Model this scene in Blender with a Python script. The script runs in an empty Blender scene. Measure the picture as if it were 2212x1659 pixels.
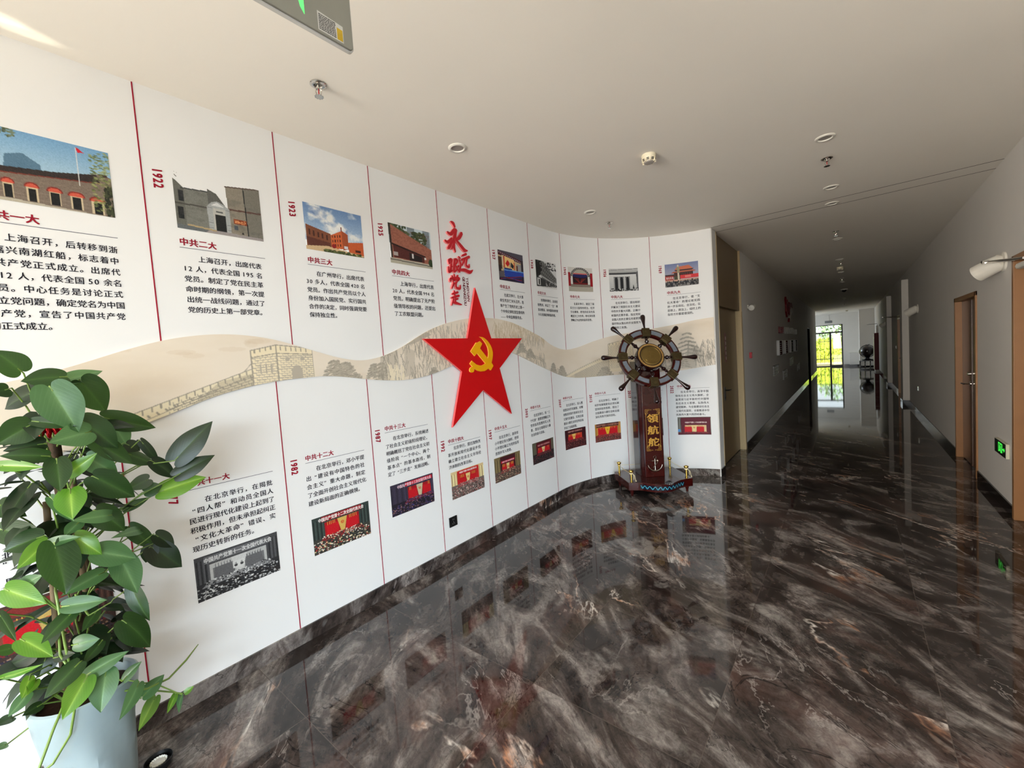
import bpy, bmesh, math, random
import numpy as np
from mathutils import Vector, Matrix
PI = math.pi
SC = bpy.context.scene
COL = SC.collection
# ------------------------------------------------------------------ camera
HC = 1.67                      # eye height
cam_d = bpy.data.cameras.new('camera'); cam = bpy.data.objects.new('camera', cam_d); COL.objects.link(cam)
YAW, PITCH, ROLL = math.radians(38.9575), math.radians(3.1545), math.radians(-3.9167)
_f = Vector((-math.sin(YAW)*math.cos(PITCH), math.cos(YAW)*math.cos(PITCH), -math.sin(PITCH)))
_r = Vector((math.cos(YAW), math.sin(YAW), 0)); _u = _r.cross(_f)
_r2 = math.cos(ROLL)*_r + math.sin(ROLL)*_u; _u2 = -math.sin(ROLL)*_r + math.cos(ROLL)*_u
_m = Matrix((_r2, _u2, -_f)).transposed().to_4x4(); _m.translation = (0, 0, HC)
cam.matrix_world = _m
cam_d.sensor_width = 36; cam_d.lens = 903.4/2212*36; cam_d.clip_start = 0.05; cam_d.clip_end = 300
SC.camera = cam
# ------------------------------------------------------------------ world, sun, daylight, exposure
SC.view_settings.view_transform = 'Standard'; SC.view_settings.look = 'None'
SC.view_settings.exposure = 0.0; SC.view_settings.gamma = 1.0; SC.view_settings.use_curve_mapping = False
SC.cycles.use_denoising = True
SC.cycles.max_bounces = 10; SC.cycles.diffuse_bounces = 6; SC.cycles.glossy_bounces = 5
SC.cycles.caustics_reflective = False; SC.cycles.caustics_refractive = False; SC.cycles.sample_clamp_indirect = 6
wd = bpy.data.worlds.new('sky'); SC.world = wd; wd.use_nodes = True
wn = wd.node_tree.nodes; wl = wd.node_tree.links
bg = wn['Background']
tc = wn.new('ShaderNodeTexCoord'); sx = wn.new('ShaderNodeSeparateXYZ'); rp = wn.new('ShaderNodeValToRGB'); hz = wn.new('ShaderNodeMath')
hz.operation = 'MULTIPLY_ADD'; hz.inputs[1].default_value = .5; hz.inputs[2].default_value = .5
wl.new(tc.outputs['Generated'], sx.inputs[0]); wl.new(sx.outputs['Z'], hz.inputs[0]); wl.new(hz.outputs[0], rp.inputs[0]); wl.new(rp.outputs[0], bg.inputs[0])
_e = rp.color_ramp.elements; _e.new(.49); _e.new(.51)          # sunlit ground below the horizon, pale sky above it
for _i, (_p, _c) in enumerate(((0, (.22, .18, .13)), (.49, (.26, .22, .17)), (.51, (.90, .95, 1)), (1, (.50, .70, 1)))): _e[_i].position = _p; _e[_i].color = (*_c, 1)
bg.inputs[1].default_value = 2.0
sun_d = bpy.data.lights.new('sun', 'SUN'); sun = bpy.data.objects.new('sun', sun_d); COL.objects.link(sun)
sun_d.energy = 22.0; sun_d.angle = math.radians(.6); sun_d.color = (1, .95, .86)
sun.rotation_euler = (math.radians(50), 0, math.radians(8))      # from the entrance side, it falls on the unseen pale floor added for bounce
def area(name, loc, target, sx_, sy_, power, color, portal=False, spread=180):
    d = bpy.data.lights.new(name, 'AREA'); o = bpy.data.objects.new(name, d); COL.objects.link(o)
    d.shape = 'RECTANGLE'; d.size = sx_; d.size_y = sy_; d.energy = power; d.color = color; d.spread = math.radians(spread)
    o.location = loc; o.rotation_euler = (Vector(target)-Vector(loc)).to_track_quat('-Z', 'Y').to_euler()
    if portal: d.cycles.is_portal = True
    return o
# daylight through the glazed entrance behind the camera: cool sky, side sky, added warm fill at left
area('entrance_sky_light', (1.9, -7.2, 2.2), (-1.5, 0, -3.1), 5.0, 1.0, 150, (.60, .82, 1.0), spread=76)
area('side_window_sky_light', (4.3, -4.0, 2.1), (-2.6, 2.8, -2.9), 4.0, 1.2, 175, (.72, .87, 1.0), spread=84)
area('added_left_fill', (-2.62, -5.0, 1.35), (1.1, 4.0, 2.7), 4.0, 1.9, 470, (1.0, .94, .85), spread=140)  # added lamp, no known window: lifts the right wall, ceiling and corridor
# sun glancing off the window glass onto the ceiling edge
for _k, (_x, _y) in enumerate(((-2.56, .10), (-2.60, .19))):
    _d = bpy.data.lights.new('sun_glint', 'SPOT'); _o = bpy.data.objects.new('sun_glint', _d); COL.objects.link(_o); _o.location = (-2.3, -4.6, 1.5)
    _d.energy = 1500; _d.color = (1, .92, .72); _d.spot_size = math.radians(.75); _d.spot_blend = .6; _d.shadow_soft_size = .01
    _o.rotation_euler = (Vector((_x, _y, 3.15))-Vector(_o.location)).to_track_quat('-Z', 'Y').to_euler()
area('far_door_portal', (-.92, 31.86, 1.3), (-.92, 20, 1.3), 1.34, 2.5, 1, (1, 1, 1), portal=True)
# ------------------------------------------------------------------ materials
def lin(c):
    return tuple((x/255/12.92) if x/255 <= .04045 else ((x/255+.055)/1.055)**2.4 for x in c)
MATS = {}
def mat(name, rgb, rough=.5, metal=0, spec=.5, coat=0, noise=.04, nscale=30, emit=0, bump=0, trans=0):
    if name in MATS: return MATS[name]
    m = bpy.data.materials.new(name); m.use_nodes = True; MATS[name] = m
    nt = m.node_tree; b = nt.nodes['Principled BSDF']
    c = lin(rgb)
    b.inputs['Roughness'].default_value = rough; b.inputs['Metallic'].default_value = metal
    b.inputs['Specular IOR Level'].default_value = spec; b.inputs['Coat Weight'].default_value = coat
    b.inputs['Coat Roughness'].default_value = .05
    t = nt.nodes.new('ShaderNodeTexCoord'); n = nt.nodes.new('ShaderNodeTexNoise'); n.inputs['Scale'].default_value = nscale
    n.inputs['Detail'].default_value = 3
    mx = nt.nodes.new('ShaderNodeMix'); mx.data_type = 'RGBA'
    mx.inputs[6].default_value = (*[x*(1-noise) for x in c], 1); mx.inputs[7].default_value = (*[min(1, x*(1+noise)) for x in c], 1)
    nt.links.new(t.outputs['Object'], n.inputs['Vector']); nt.links.new(n.outputs[0], mx.inputs[0]); nt.links.new(mx.outputs[2], b.inputs['Base Color'])
    if emit:
        b.inputs['Emission Strength'].default_value = emit; b.inputs['Emission Color'].default_value = (*c, 1)
    if bump:
        bp = nt.nodes.new('ShaderNodeBump'); bp.inputs['Strength'].default_value = bump; bp.inputs['Distance'].default_value = .002
        nt.links.new(n.outputs[0], bp.inputs['Height']); nt.links.new(bp.outputs[0], b.inputs['Normal'])
    if trans: b.inputs['Transmission Weight'].default_value = trans
    return m
def vcol_mat(name, rough=.55, spec=.25):
    if name in MATS: return MATS[name]
    m = bpy.data.materials.new(name); m.use_nodes = True; MATS[name] = m
    nt = m.node_tree; b = nt.nodes['Principled BSDF']
    a = nt.nodes.new('ShaderNodeAttribute'); a.attribute_name = 'ink'
    nt.links.new(a.outputs['Color'], b.inputs['Base Color'])
    b.inputs['Roughness'].default_value = rough; b.inputs['Specular IOR Level'].default_value = spec
    return m
def marble(name, tiles):
    m = bpy.data.materials.new(name); m.use_nodes = True; nt = m.node_tree; N = nt.nodes; L = nt.links
    b = N['Principled BSDF']
    def node(t, **k):
        n = N.new(t)
        for a, v in k.items(): setattr(n, a, v)
        return n
    def math_(op, a, bb=None, c=None):
        n = node('ShaderNodeMath', operation=op)
        for i, v in enumerate((a, bb, c)):
            if v is None: continue
            if isinstance(v, (int, float)): n.inputs[i].default_value = v
            else: L.new(v, n.inputs[i])
        return n.outputs[0]
    g = node('ShaderNodeNewGeometry'); s = node('ShaderNodeSeparateXYZ'); L.new(g.outputs['Position'], s.inputs[0])
    X, Y, Z = s.outputs
    tx = math_('DIVIDE', math_('SUBTRACT', X, .30), .8); ty = math_('DIVIDE', math_('SUBTRACT', Y, .02), .8)
    cx, cy = math_('FLOOR', tx), math_('FLOOR', ty)
    # each slab is cut from another place of the same block
    off = node('ShaderNodeTexWhiteNoise', noise_dimensions='2D'); cb = node('ShaderNodeCombineXYZ'); L.new(cx, cb.inputs[0]); L.new(cy, cb.inputs[1]); L.new(cb.outputs[0], off.inputs['Vector'])
    zz = math_('MULTIPLY', off.outputs['Value'], .35 if tiles else 0)
    ca, sa = math.cos(math.radians(-40)), math.sin(math.radians(-40))
    Xz = X if tiles else math_('ADD', X, math_('MULTIPLY', Z, 1.0))
    Yz = Y if tiles else math_('ADD', Y, math_('MULTIPLY', Z, -.8))
    A = math_('ADD', math_('MULTIPLY', Xz, ca), math_('MULTIPLY', Yz, sa)); Bc = math_('ADD', math_('MULTIPLY', Xz, -sa), math_('MULTIPLY', Yz, ca))
    def vec(ka, kb, kz=0.0):
        c = node('ShaderNodeCombineXYZ'); L.new(math_('MULTIPLY', A, ka), c.inputs[0]); L.new(math_('MULTIPLY', Bc, kb), c.inputs[1]); L.new(math_('ADD', zz, kz), c.inputs[2]); return c.outputs[0]
    def noise(v, sc, det=8, rough=.6, dist=0.):
        n = node('ShaderNodeTexNoise'); L.new(v, n.inputs['Vector']); n.inputs['Scale'].default_value = sc; n.inputs['Detail'].default_value = det
        n.inputs['Roughness'].default_value = rough; n.inputs['Distortion'].default_value = dist; return n.outputs[0]
    def ramp(f, pts):
        r = node('ShaderNodeValToRGB'); e = r.color_ramp.elements
        while len(e) < len(pts): e.new(.5)
        for i, (p, c) in enumerate(pts): e[i].position = p; e[i].color = (*lin(c), 1) if isinstance(c, tuple) else (c, c, c, 1)
        L.new(f, r.inputs[0]); return r.outputs[0]
    def mix(f, a, c, mode='MIX'):
        n = node('ShaderNodeMix', data_type='RGBA', blend_type=mode)
        if isinstance(f, (int, float)): n.inputs[0].default_value = f
        else: L.new(f, n.inputs[0])
        for i, v in ((6, a), (7, c)):
            if isinstance(v, tuple): n.inputs[i].default_value = (*lin(v), 1)
            else: L.new(v, n.inputs[i])
        return n.outputs[2]
    base = ramp(noise(vec(1.0, 2.0), 1.25, 9, .62, 1.9), [(.30, (26, 21, 20)), (.43, (52, 44, 41)), (.52, (76, 67, 63)), (.62, (128, 120, 115)), (.72, (92, 82, 78))])
    fine = ramp(noise(vec(4, 5, 4.), 5, 12, .82, .8), [(.36, .42), (.64, 1.55)])
    col = mix(.85, base, fine, 'MULTIPLY')
    # agate like banding inside some patches
    bd = noise(vec(.9, 1.5, 61.), 1.1, 6, .55, 1.6); bs = math_('FRACT', math_('MULTIPLY', bd, 26.0)); bs = ramp(bs, [(0, .55), (.35, 1.25), (.6, .8), (1., .55)])
    bmk = ramp(noise(vec(.8, 1.3, 66.), 1.2, 4), [(.50, 0.), (.60, 1.)])
    col = mix(math_('MULTIPLY', bmk, .8), col, mix(1., col, bs, 'MULTIPLY'))
    streak = ramp(noise(vec(.9, 5.0, 7.), 1.5, 10, .72, 2.0), [(.40, .62), (.5, 1.), (.62, 1.42)])
    col = mix(math_('MULTIPLY', ramp(noise(vec(.7, 1.1, 71.), 1.4, 3), [(.42, .15), (.6, .9)]), .95), col, streak, 'MULTIPLY')
    blotch = ramp(noise(vec(.8, 1.4, 11.), 1.1, 4, .5, .5), [(.4, .6), (.62, 1.2)])
    col = mix(.65, col, blotch, 'MULTIPLY')
    red = ramp(noise(vec(.9, 1.3, 31.), 1.3, 5, .6, .6), [(.55, 0.), (.68, 1.)])
    col = mix(math_('MULTIPLY', red, .35), col, (104, 72, 62))
    def vein(k, sc, w, dist, kz, seed, det=6):
        n = noise(vec(*k, seed), sc, det, .62, dist)
        d = math_('ABSOLUTE', math_('SUBTRACT', n, .5))
        v = ramp(d, [(0, 1.), (w, 0.)])
        msk = ramp(noise(vec(.6, .9, seed+3), 1.5, 3), [(.52-kz, 0.), (.60-kz, 1.)])
        return math_('MULTIPLY', v, msk)
    v1 = vein((.45, 1.2), 1.15, .013, .55, .0, 17.)
    rust = ramp(noise(vec(1.5, 2, 40.), 3, 4), [(.42, (214, 205, 196)), (.58, (176, 128, 98))])
    v1b = math_('MULTIPLY', v1, ramp(noise(vec(3, 5, 44.), 6, 5, .7), [(.35, .25), (.55, 1.)]))
    col = mix(v1b, col, rust)
    v2 = vein((.8, 1.8), 1.2, .008, .7, .02, 23.)
    col = mix(math_('MULTIPLY', v2, .5), col, (166, 156, 150))
    v3 = vein((.8, 1.5), 1.3, .006, .9, .12, 29.)
    col = mix(math_('MULTIPLY', v3, .85), col, (22, 18, 18))
    # pale crackled patches
    vo = node('ShaderNodeTexVoronoi', feature='DISTANCE_TO_EDGE'); L.new(vec(1.6, 1.2), vo.inputs['Vector']); vo.inputs['Scale'].default_value = 9
    crack = ramp(vo.outputs['Distance'], [(.0, .55), (.06, 1.)])
    pm = ramp(noise(vec(1.3, 2.1, 51.), 1.25, 4, .5, .5), [(.66, 0.), (.70, 1.)])
    pale = mix(1., (158, 152, 146), crack, 'MULTIPLY')
    col = mix(math_('MULTIPLY', pm, .62), col, pale)
    if tiles:
        def dist(t):
            fr = math_('FRACT', t); return math_('MULTIPLY', math_('MINIMUM', fr, math_('SUBTRACT', 1.0, fr)), .8)
        j = math_('LESS_THAN', math_('MINIMUM', dist(tx), dist(ty)), .0016)
        col = mix(math_('MULTIPLY', j, .8), col, (84, 74, 68))
    L.new(col, b.inputs['Base Color'])
    b.inputs['Roughness'].default_value = .035; b.inputs['IOR'].default_value = 1.5
    return m
M_FLOOR = marble('polished_brown_marble', True); M_SKIRT = marble('brown_marble_skirting', False)
M_WALL = mat('white_wall_print', (232, 231, 229), .6, spec=.2, noise=.012, nscale=3, bump=.05)
M_PAINT = mat('grey_white_paint', (220, 216, 210), .75, spec=.2, noise=.02, nscale=4, bump=.05)
M_CEIL = mat('warm_white_ceiling', (238, 233, 224), .85, spec=.1, noise=.01, nscale=3)
M_RED = mat('dark_red_print', (150, 14, 40), .55, spec=.2); M_INK = mat('blue_black_print', (26, 24, 34), .6, spec=.2)
M_RULE = mat('grey_rule_print', (92, 90, 100), .6, spec=.2)
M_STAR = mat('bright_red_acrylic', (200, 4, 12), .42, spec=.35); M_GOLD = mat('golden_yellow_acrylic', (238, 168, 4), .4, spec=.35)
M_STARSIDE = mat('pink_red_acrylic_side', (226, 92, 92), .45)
M_WOOD = mat('dark_red_lacquered_wood', (54, 9, 7), .16, coat=.25, spec=.35, noise=.25, nscale=14)
M_WOOD2 = mat('dark_brown_lacquered_wood', (30, 9, 8), .14, coat=.3, spec=.35, noise=.25, nscale=14)
M_BRASS = mat('polished_brass', (196, 164, 84), .22, 1); M_OLDBRASS = mat('aged_brass', (92, 80, 54), .38, .9, noise=.2, nscale=60)
M_STEEL = mat('brushed_steel', (190, 188, 184), .28, 1); M_CHROME = mat('chrome', (215, 212, 206), .12, 1)
M_BLACK = mat('black_plastic', (18, 18, 19), .35); M_WHITE = mat('white_plastic', (226, 222, 212), .4)
M_GLASSP = mat('grey_mother_of_pearl', (104, 110, 120), .22, coat=.2, noise=.25, nscale=60)
M_ROPE = mat('tan_rope', (160, 122, 62), .7, noise=.3, nscale=90); M_CORD = mat('cream_cord', (220, 206, 168), .8)
M_GOLDLEAF = mat('gold_paint', (196, 148, 58), .4, .3); M_PEARL = mat('blue_shell_inlay', (74, 168, 190), .18, coat=.5, noise=.5, nscale=80)
M_DARKINLAY = mat('dark_blue_lacquer', (12, 22, 40), .15, coat=.5)
M_BROWN = mat('brown_wood_veneer', (96, 62, 42), .28, coat=.3, noise=.12, nscale=8); M_FRAME = mat('tan_wood_frame', (150, 106, 66), .4, noise=.1, nscale=9)
M_BEIGE = mat('beige_bronze_panel', (110, 88, 58), .35, noise=.05, nscale=6); M_BEIGE2 = mat('pale_beige_frame', (202, 176, 132), .45)
M_GRAN = mat('black_granite', (24, 22, 22), .06, noise=.2, nscale=20)
M_POT = mat('pale_grey_blue_pot', (148, 164, 168), .38, spec=.5, noise=.03)
M_SOIL = mat('dark_brown_bark_soil', (58, 36, 24), .9, noise=.6, nscale=60, bump=1.); M_STEM = mat('green_stem', (112, 138, 62), .45); M_POLE = mat('mossy_brown_pole', (66, 50, 34), .9, noise=.5, nscale=70, bump=1.)
# ------------------------------------------------------------------ mesh helpers
class MB:
    def __init__(s): s.v = []; s.f = []; s.mi = []
    def add(s, vs, fs, mi=0):
        o = len(s.v); s.v += [tuple(v) for v in vs]; s.f += [tuple(i+o for i in f) for f in fs]; s.mi += [mi]*len(fs); return s
    def box(s, x0, x1, y0, y1, z0, z1, mi=0):
        return s.add([(x0,y0,z0),(x1,y0,z0),(x1,y1,z0),(x0,y1,z0),(x0,y0,z1),(x1,y0,z1),(x1,y1,z1),(x0,y1,z1)],
              [(3,2,1,0),(4,5,6,7),(0,1,5,4),(1,2,6,5),(2,3,7,6),(3,0,4,7)], mi)
    def prism(s, poly, h0, h1, fn, mi=0, side=None):
        n = len(poly); vs = [fn(a, b, h0) for a, b in poly]+[fn(a, b, h1) for a, b in poly]
        s.add(vs, [tuple(range(n, 2*n))], mi); o = len(s.v)-2*n
        s.f.append(tuple(o+i for i in range(n))[::-1]); s.mi.append(mi)
        for i in range(n):
            j = (i+1) % n; s.f.append((o+i, o+j, o+n+j, o+n+i)); s.mi.append(mi if side is None else side)
        return s
    def lathe(s, prof, n=24, M=None, mi=0, cap=True):
        vs = []
        for r, z in prof:
            for k in range(n):
                a = 2*PI*k/n; p = Vector((r*math.cos(a), r*math.sin(a), z)); vs.append(M @ p if M else p)
        fs = [(i*n+k, i*n+(k+1) % n, (i+1)*n+(k+1) % n, (i+1)*n+k) for i in range(len(prof)-1) for k in range(n)]
        if cap: fs += [tuple(range(n))[::-1], tuple((len(prof)-1)*n+k for k in range(n))]
        return s.add(vs, fs, mi)
    def tube(s, pts, r, n=8, mi=0):
        pts = [Vector(p) for p in pts]; rs = r if isinstance(r, (list, tuple)) else [r]*len(pts)
        vs = []; ref = None
        for i, p in enumerate(pts):
            d = (pts[min(i+1, len(pts)-1)]-pts[max(i-1, 0)]).normalized()
            if ref is None: ref = d.orthogonal().normalized()
            ref = (ref-d*ref.dot(d)); ref = ref.normalized() if ref.length > 1e-6 else d.orthogonal().normalized()
            q = d.cross(ref)
            for k in range(n):
                a = 2*PI*k/n; vs.append(p+(ref*math.cos(a)+q*math.sin(a))*rs[i])
        fs = [(i*n+k, i*n+(k+1) % n, (i+1)*n+(k+1) % n, (i+1)*n+k) for i in range(len(pts)-1) for k in range(n)]
        fs += [tuple(range(n))[::-1], tuple((len(pts)-1)*n+k for k in range(n))]
        return s.add(vs, fs, mi)
    def sphere(s, c, r, n=16, m=10, mi=0, sc=(1,1,1)):
        prof = [(r*math.sin(PI*i/m) if 0 < i < m else r*.001, -r*math.cos(PI*i/m)) for i in range(m+1)]
        return s.lathe(prof, n, Matrix.Translation(c) @ Matrix.Diagonal((*sc, 1)), mi)
WM = {}                                                               # world matrix of every empty / thing
def obj(name, mb, mats, parent=None, world=False, fix=True, smooth=None, bevel=0, kind=None, label=None):
    me = bpy.data.meshes.new(name)
    vs = mb.v
    if parent is not None and world:
        iv = WM[parent.name].inverted(); vs = [tuple(iv @ Vector(v)) for v in vs]
    me.from_pydata(vs, [], mb.f)
    ms = mats if isinstance(mats, (list, tuple)) else [mats]
    for m in ms: me.materials.append(m)
    if len(ms) > 1: me.polygons.foreach_set('material_index', mb.mi)
    if not fix: pass
    else:
      bm = bmesh.new(); bm.from_mesh(me); bmesh.ops.recalc_face_normals(bm, faces=bm.faces); bm.to_mesh(me); bm.free()
    if smooth is not None:
        me.shade_smooth() if hasattr(me, 'shade_smooth') else None
        me.set_sharp_from_angle(angle=math.radians(smooth))
    o = bpy.data.objects.new(name, me); COL.objects.link(o)
    if bevel:
        b = o.modifiers.new('edge', 'BEVEL'); b.width = bevel; b.segments = 2; b.limit_method = 'ANGLE'; b.angle_limit = math.radians(40)
    if parent is not None: o.parent = parent; WM[o.name] = WM[parent.name]
    else: WM[o.name] = Matrix.Identity(4)
    if kind: o['kind'] = kind
    if label: o['label'] = label
    return o
def tag(o, label, cat, group=None, kind=None):
    o['label'] = label; o['category'] = cat
    if group: o['group'] = group
    if kind: o['kind'] = kind
    return o
def thing(name, label, cat, loc=(0,0,0), rot=None, group=None):
    o = bpy.data.objects.new(name, None); COL.objects.link(o); o.empty_display_size = .05
    M = Matrix.Translation(loc)
    if rot is not None: M = M @ (rot.to_4x4() if isinstance(rot, Matrix) else Matrix.Rotation(rot, 4, 'Z'))
    o.matrix_world = M; WM[o.name] = M
    return tag(o, label, cat, group)
def copy_thing(root, loc, label, rot=None):
    r = root.copy(); COL.objects.link(r); r.location = loc
    if rot is not None: r.rotation_euler = (0, 0, rot)
    r['label'] = label
    for ch in list(root.children):
        c = ch.copy(); COL.objects.link(c); c.parent = r
        for g in list(ch.children):
            d = g.copy(); COL.objects.link(d); d.parent = c
    return r
def struct(name, mb, m, parent=None, **k): return obj(name, mb, m, parent, kind='structure', **k)
def bx(*a): return MB().box(*a)
# ------------------------------------------------------------------ the curved display wall: s runs along the wall, z up, off stands off it
XW, Y0, RR = -2.69, 4.12, 1.67; CX = XW+RR; TEND = math.radians(79.8); SEND = Y0+RR*TEND; ZC = 3.15; XL, XR = -1.305, 1.10
_LIFT = [0.]
def wp(s, z, off=0.):
    off += _LIFT[0]
    if s <= Y0: return (XW+off, s, z)
    t = (s-Y0)/RR; r = RR-off
    return (CX-r*math.cos(t), Y0+r*math.sin(t), z)
def wpn(s, z, off):                                                     # vectorised
    t = np.clip((s-Y0)/RR, 0, None); r = RR-off
    return np.stack([np.where(s <= Y0, XW+off, CX-r*np.cos(t)), np.where(s <= Y0, s, Y0+r*np.sin(t)), z], -1)
def strip(s0, s1, z0, z1, off, back=0., dz=None):
    n = max(1, int(math.ceil((s1-s0)/.03))) if s1 > Y0 else 1
    mb = MB(); ss = [s0+(s1-s0)*i/n for i in range(n+1)]
    vs = []
    for s in ss: vs += [wp(s, z0, back), wp(s, z0, off), wp(s, z1, off), wp(s, z1, back)]
    fs = []
    for i in range(n):
        a = i*4; b = a+4
        fs += [(a+1, b+1, b+2, a+2), (a, b, b+1, a+1), (a+3, a+2, b+2, b+3), (a, a+3, b+3, b)]
    fs += [(0, 1, 2, 3), (n*4+3, n*4+2, n*4+1, n*4)]
    return mb.add(vs, fs)
# ------------------------------------------------------------------ lettering
_GL = {}
def glyph(ch, bold):
    k = (ch, bold)
    if k not in _GL:
        c = bpy.data.curves.new('g', 'FONT'); c.body = ch; c.size = 1; c.resolution_u = 2
        o = bpy.data.objects.new('g', c); m = o.to_mesh()
        _GL[k] = ([(v.co.x, v.co.y) for v in m.vertices], [tuple(p.vertices) for p in m.polygons])
        o.to_mesh_clear(); bpy.data.objects.remove(o); bpy.data.curves.remove(c)
    return _GL[k]
def adv(ch):
    if ch in '“”': return 1.0
    if ch == ' ': return .3
    if ch == '—': return 1.0
    return .6 if ord(ch) < 128 else 1.0
def lay(text, bold, pitch=1.0):
    out = []; x = 0
    for ch in text:
        if ch not in ' \u3000':
            vs, fs = glyph(ch, 0); dx = 0
            if ch == '“': dx = .5
            out.append(([(a+x+dx, b) for a, b in vs], fs))
        x += adv(ch)*pitch
    return out, x
def put_text(mb, text, bold, fn, size, pitch=1.0, sx_=1.0, mi=0):
    gl, w = lay(text, 0, pitch)
    sh = ((0, 0),) if not bold else ((-bold, -bold*.5), (bold, bold*.5)) if bold < .025 else ((-bold, -bold*.6), (bold, -bold*.6), (bold, bold*.6), (-bold, bold*.6))
    for vs, fs in gl:
        for q, (dx, dy) in enumerate(sh):
            _LIFT[0] = q*.0002; mb.add([fn((a+dx)*size*sx_, (b-.38+dy)*size) for a, b in vs], fs, mi)
    _LIFT[0] = 0.
    return w*size*sx_
# ------------------------------------------------------------------ a small painter for the printed pictures (colours 0-255)
class Pic:
    def __init__(s, w, h, bgc=(255,255,255)):
        s.w, s.h = w, h; s.a = np.zeros((h, w, 3)); s.a[:] = bgc
        s.X, s.Y = np.meshgrid((np.arange(w)+.5)/w, (np.arange(h)+.5)/h); s.rng = np.random.default_rng(w*7+h)
    def _put(s, m, c, op=1.):
        if callable(c): c = c(s.X[m], s.Y[m])
        s.a[m] = s.a[m]*(1-op)+np.asarray(c)*op
    def rect(s, x0, y0, x1, y1, c, op=1.): s._put((s.X >= x0)&(s.X < x1)&(s.Y >= y0)&(s.Y < y1), c, op)
    def poly(s, pts, c, op=1.):
        m = np.zeros_like(s.X, bool); n = len(pts)
        for i in range(n):
            x0, y0 = pts[i]; x1, y1 = pts[(i+1) % n]
            if y0 == y1: continue
            m ^= ((s.Y >= min(y0, y1))&(s.Y < max(y0, y1))&(s.X < (x1-x0)*(s.Y-y0)/(y1-y0)+x0))
        s._put(m, c, op)
    def _win(s, x0, y0, x1, y1):
        return slice(max(0, int(y0*s.h)-1), max(0, int(y1*s.h)+2)), slice(max(0, int(x0*s.w)-1), max(0, int(x1*s.w)+2))
    def ell(s, x, y, rx, ry, c, op=1., half=0):
        w = s._win(x-rx, y-ry, x+rx, y+ry); X, Y, A = s.X[w], s.Y[w], s.a[w]
        m = ((X-x)/rx)**2+((Y-y)/ry)**2 < 1
        if half: m &= Y < y
        A[m] = A[m]*(1-op)+np.asarray(c)*op
    def ring(s, x, y, rx, ry, k, c, half=0):
        d = ((s.X-x)/rx)**2+((s.Y-y)/ry)**2; m = (d < 1)&(d > k*k)
        if half: m &= s.Y < y
        s._put(m, c)
    def line(s, x0, y0, x1, y1, w, c, op=1.):
        asp = s.h/s.w; q = w/2; k = s._win(min(x0, x1)-q, min(y0, y1)-q/asp, max(x0, x1)+q, max(y0, y1)+q/asp); X, Y, A = s.X[k], s.Y[k], s.a[k]
        dx, dy = x1-x0, (y1-y0)*asp; L = dx*dx+dy*dy+1e-12
        px, py = X-x0, (Y-y0)*asp; t = np.clip((px*dx+py*dy)/L, 0, 1); m = (px-t*dx)**2+(py-t*dy)**2 < q*q
        A[m] = A[m]*(1-op)+np.asarray(c)*op
    def grad(s, y0, y1, c0, c1):
        m = (s.Y >= y0)&(s.Y < y1); t = ((s.Y[m]-y0)/(y1-y0))[:, None]; s.a[m] = np.asarray(c0)*(1-t)+np.asarray(c1)*t
    def fbm(s, fx, fy, oct_=4, seed=1):
        r = np.random.default_rng(seed); out = np.zeros_like(s.X); amp = 1; tot = 0
        for o in range(oct_):
            gx, gy = int(fx*2**o)+2, int(fy*2**o)+2; g = r.random((gy+1, gx+1))
            x = s.X*(gx-1); y = s.Y*(gy-1); i = x.astype(int); j = y.astype(int); u = x-i; v = y-j
            u = u*u*(3-2*u); v = v*v*(3-2*v)
            out += amp*((g[j, i]*(1-u)+g[j, i+1]*u)*(1-v)+(g[j+1, i]*(1-u)+g[j+1, i+1]*u)*v); tot += amp; amp *= .55
        return out/tot
    def blend(s, mask, c, region=None):
        k = np.clip(mask, 0, 1)[..., None]
        if region is not None: k = k*region[..., None]
        s.a = s.a*(1-k)+np.asarray(c)*k
    def inside(s, x0, y0, x1, y1): return ((s.X >= x0)&(s.X < x1)&(s.Y >= y0)&(s.Y < y1)).astype(float)
    def speck(s, x0, y0, x1, y1, n, rx, ry, cols, op=1.):
        for _ in range(n):
            c = cols[s.rng.integers(len(cols))]; s.ell(s.rng.uniform(x0, x1), s.rng.uniform(y0, y1), rx*s.rng.uniform(.6, 1.4), ry*s.rng.uniform(.6, 1.4), c, op)
    def grain(s, k=6): s.a = np.clip(s.a+s.rng.normal(0, k, s.a.shape[:2])[..., None], 0, 255)
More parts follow.
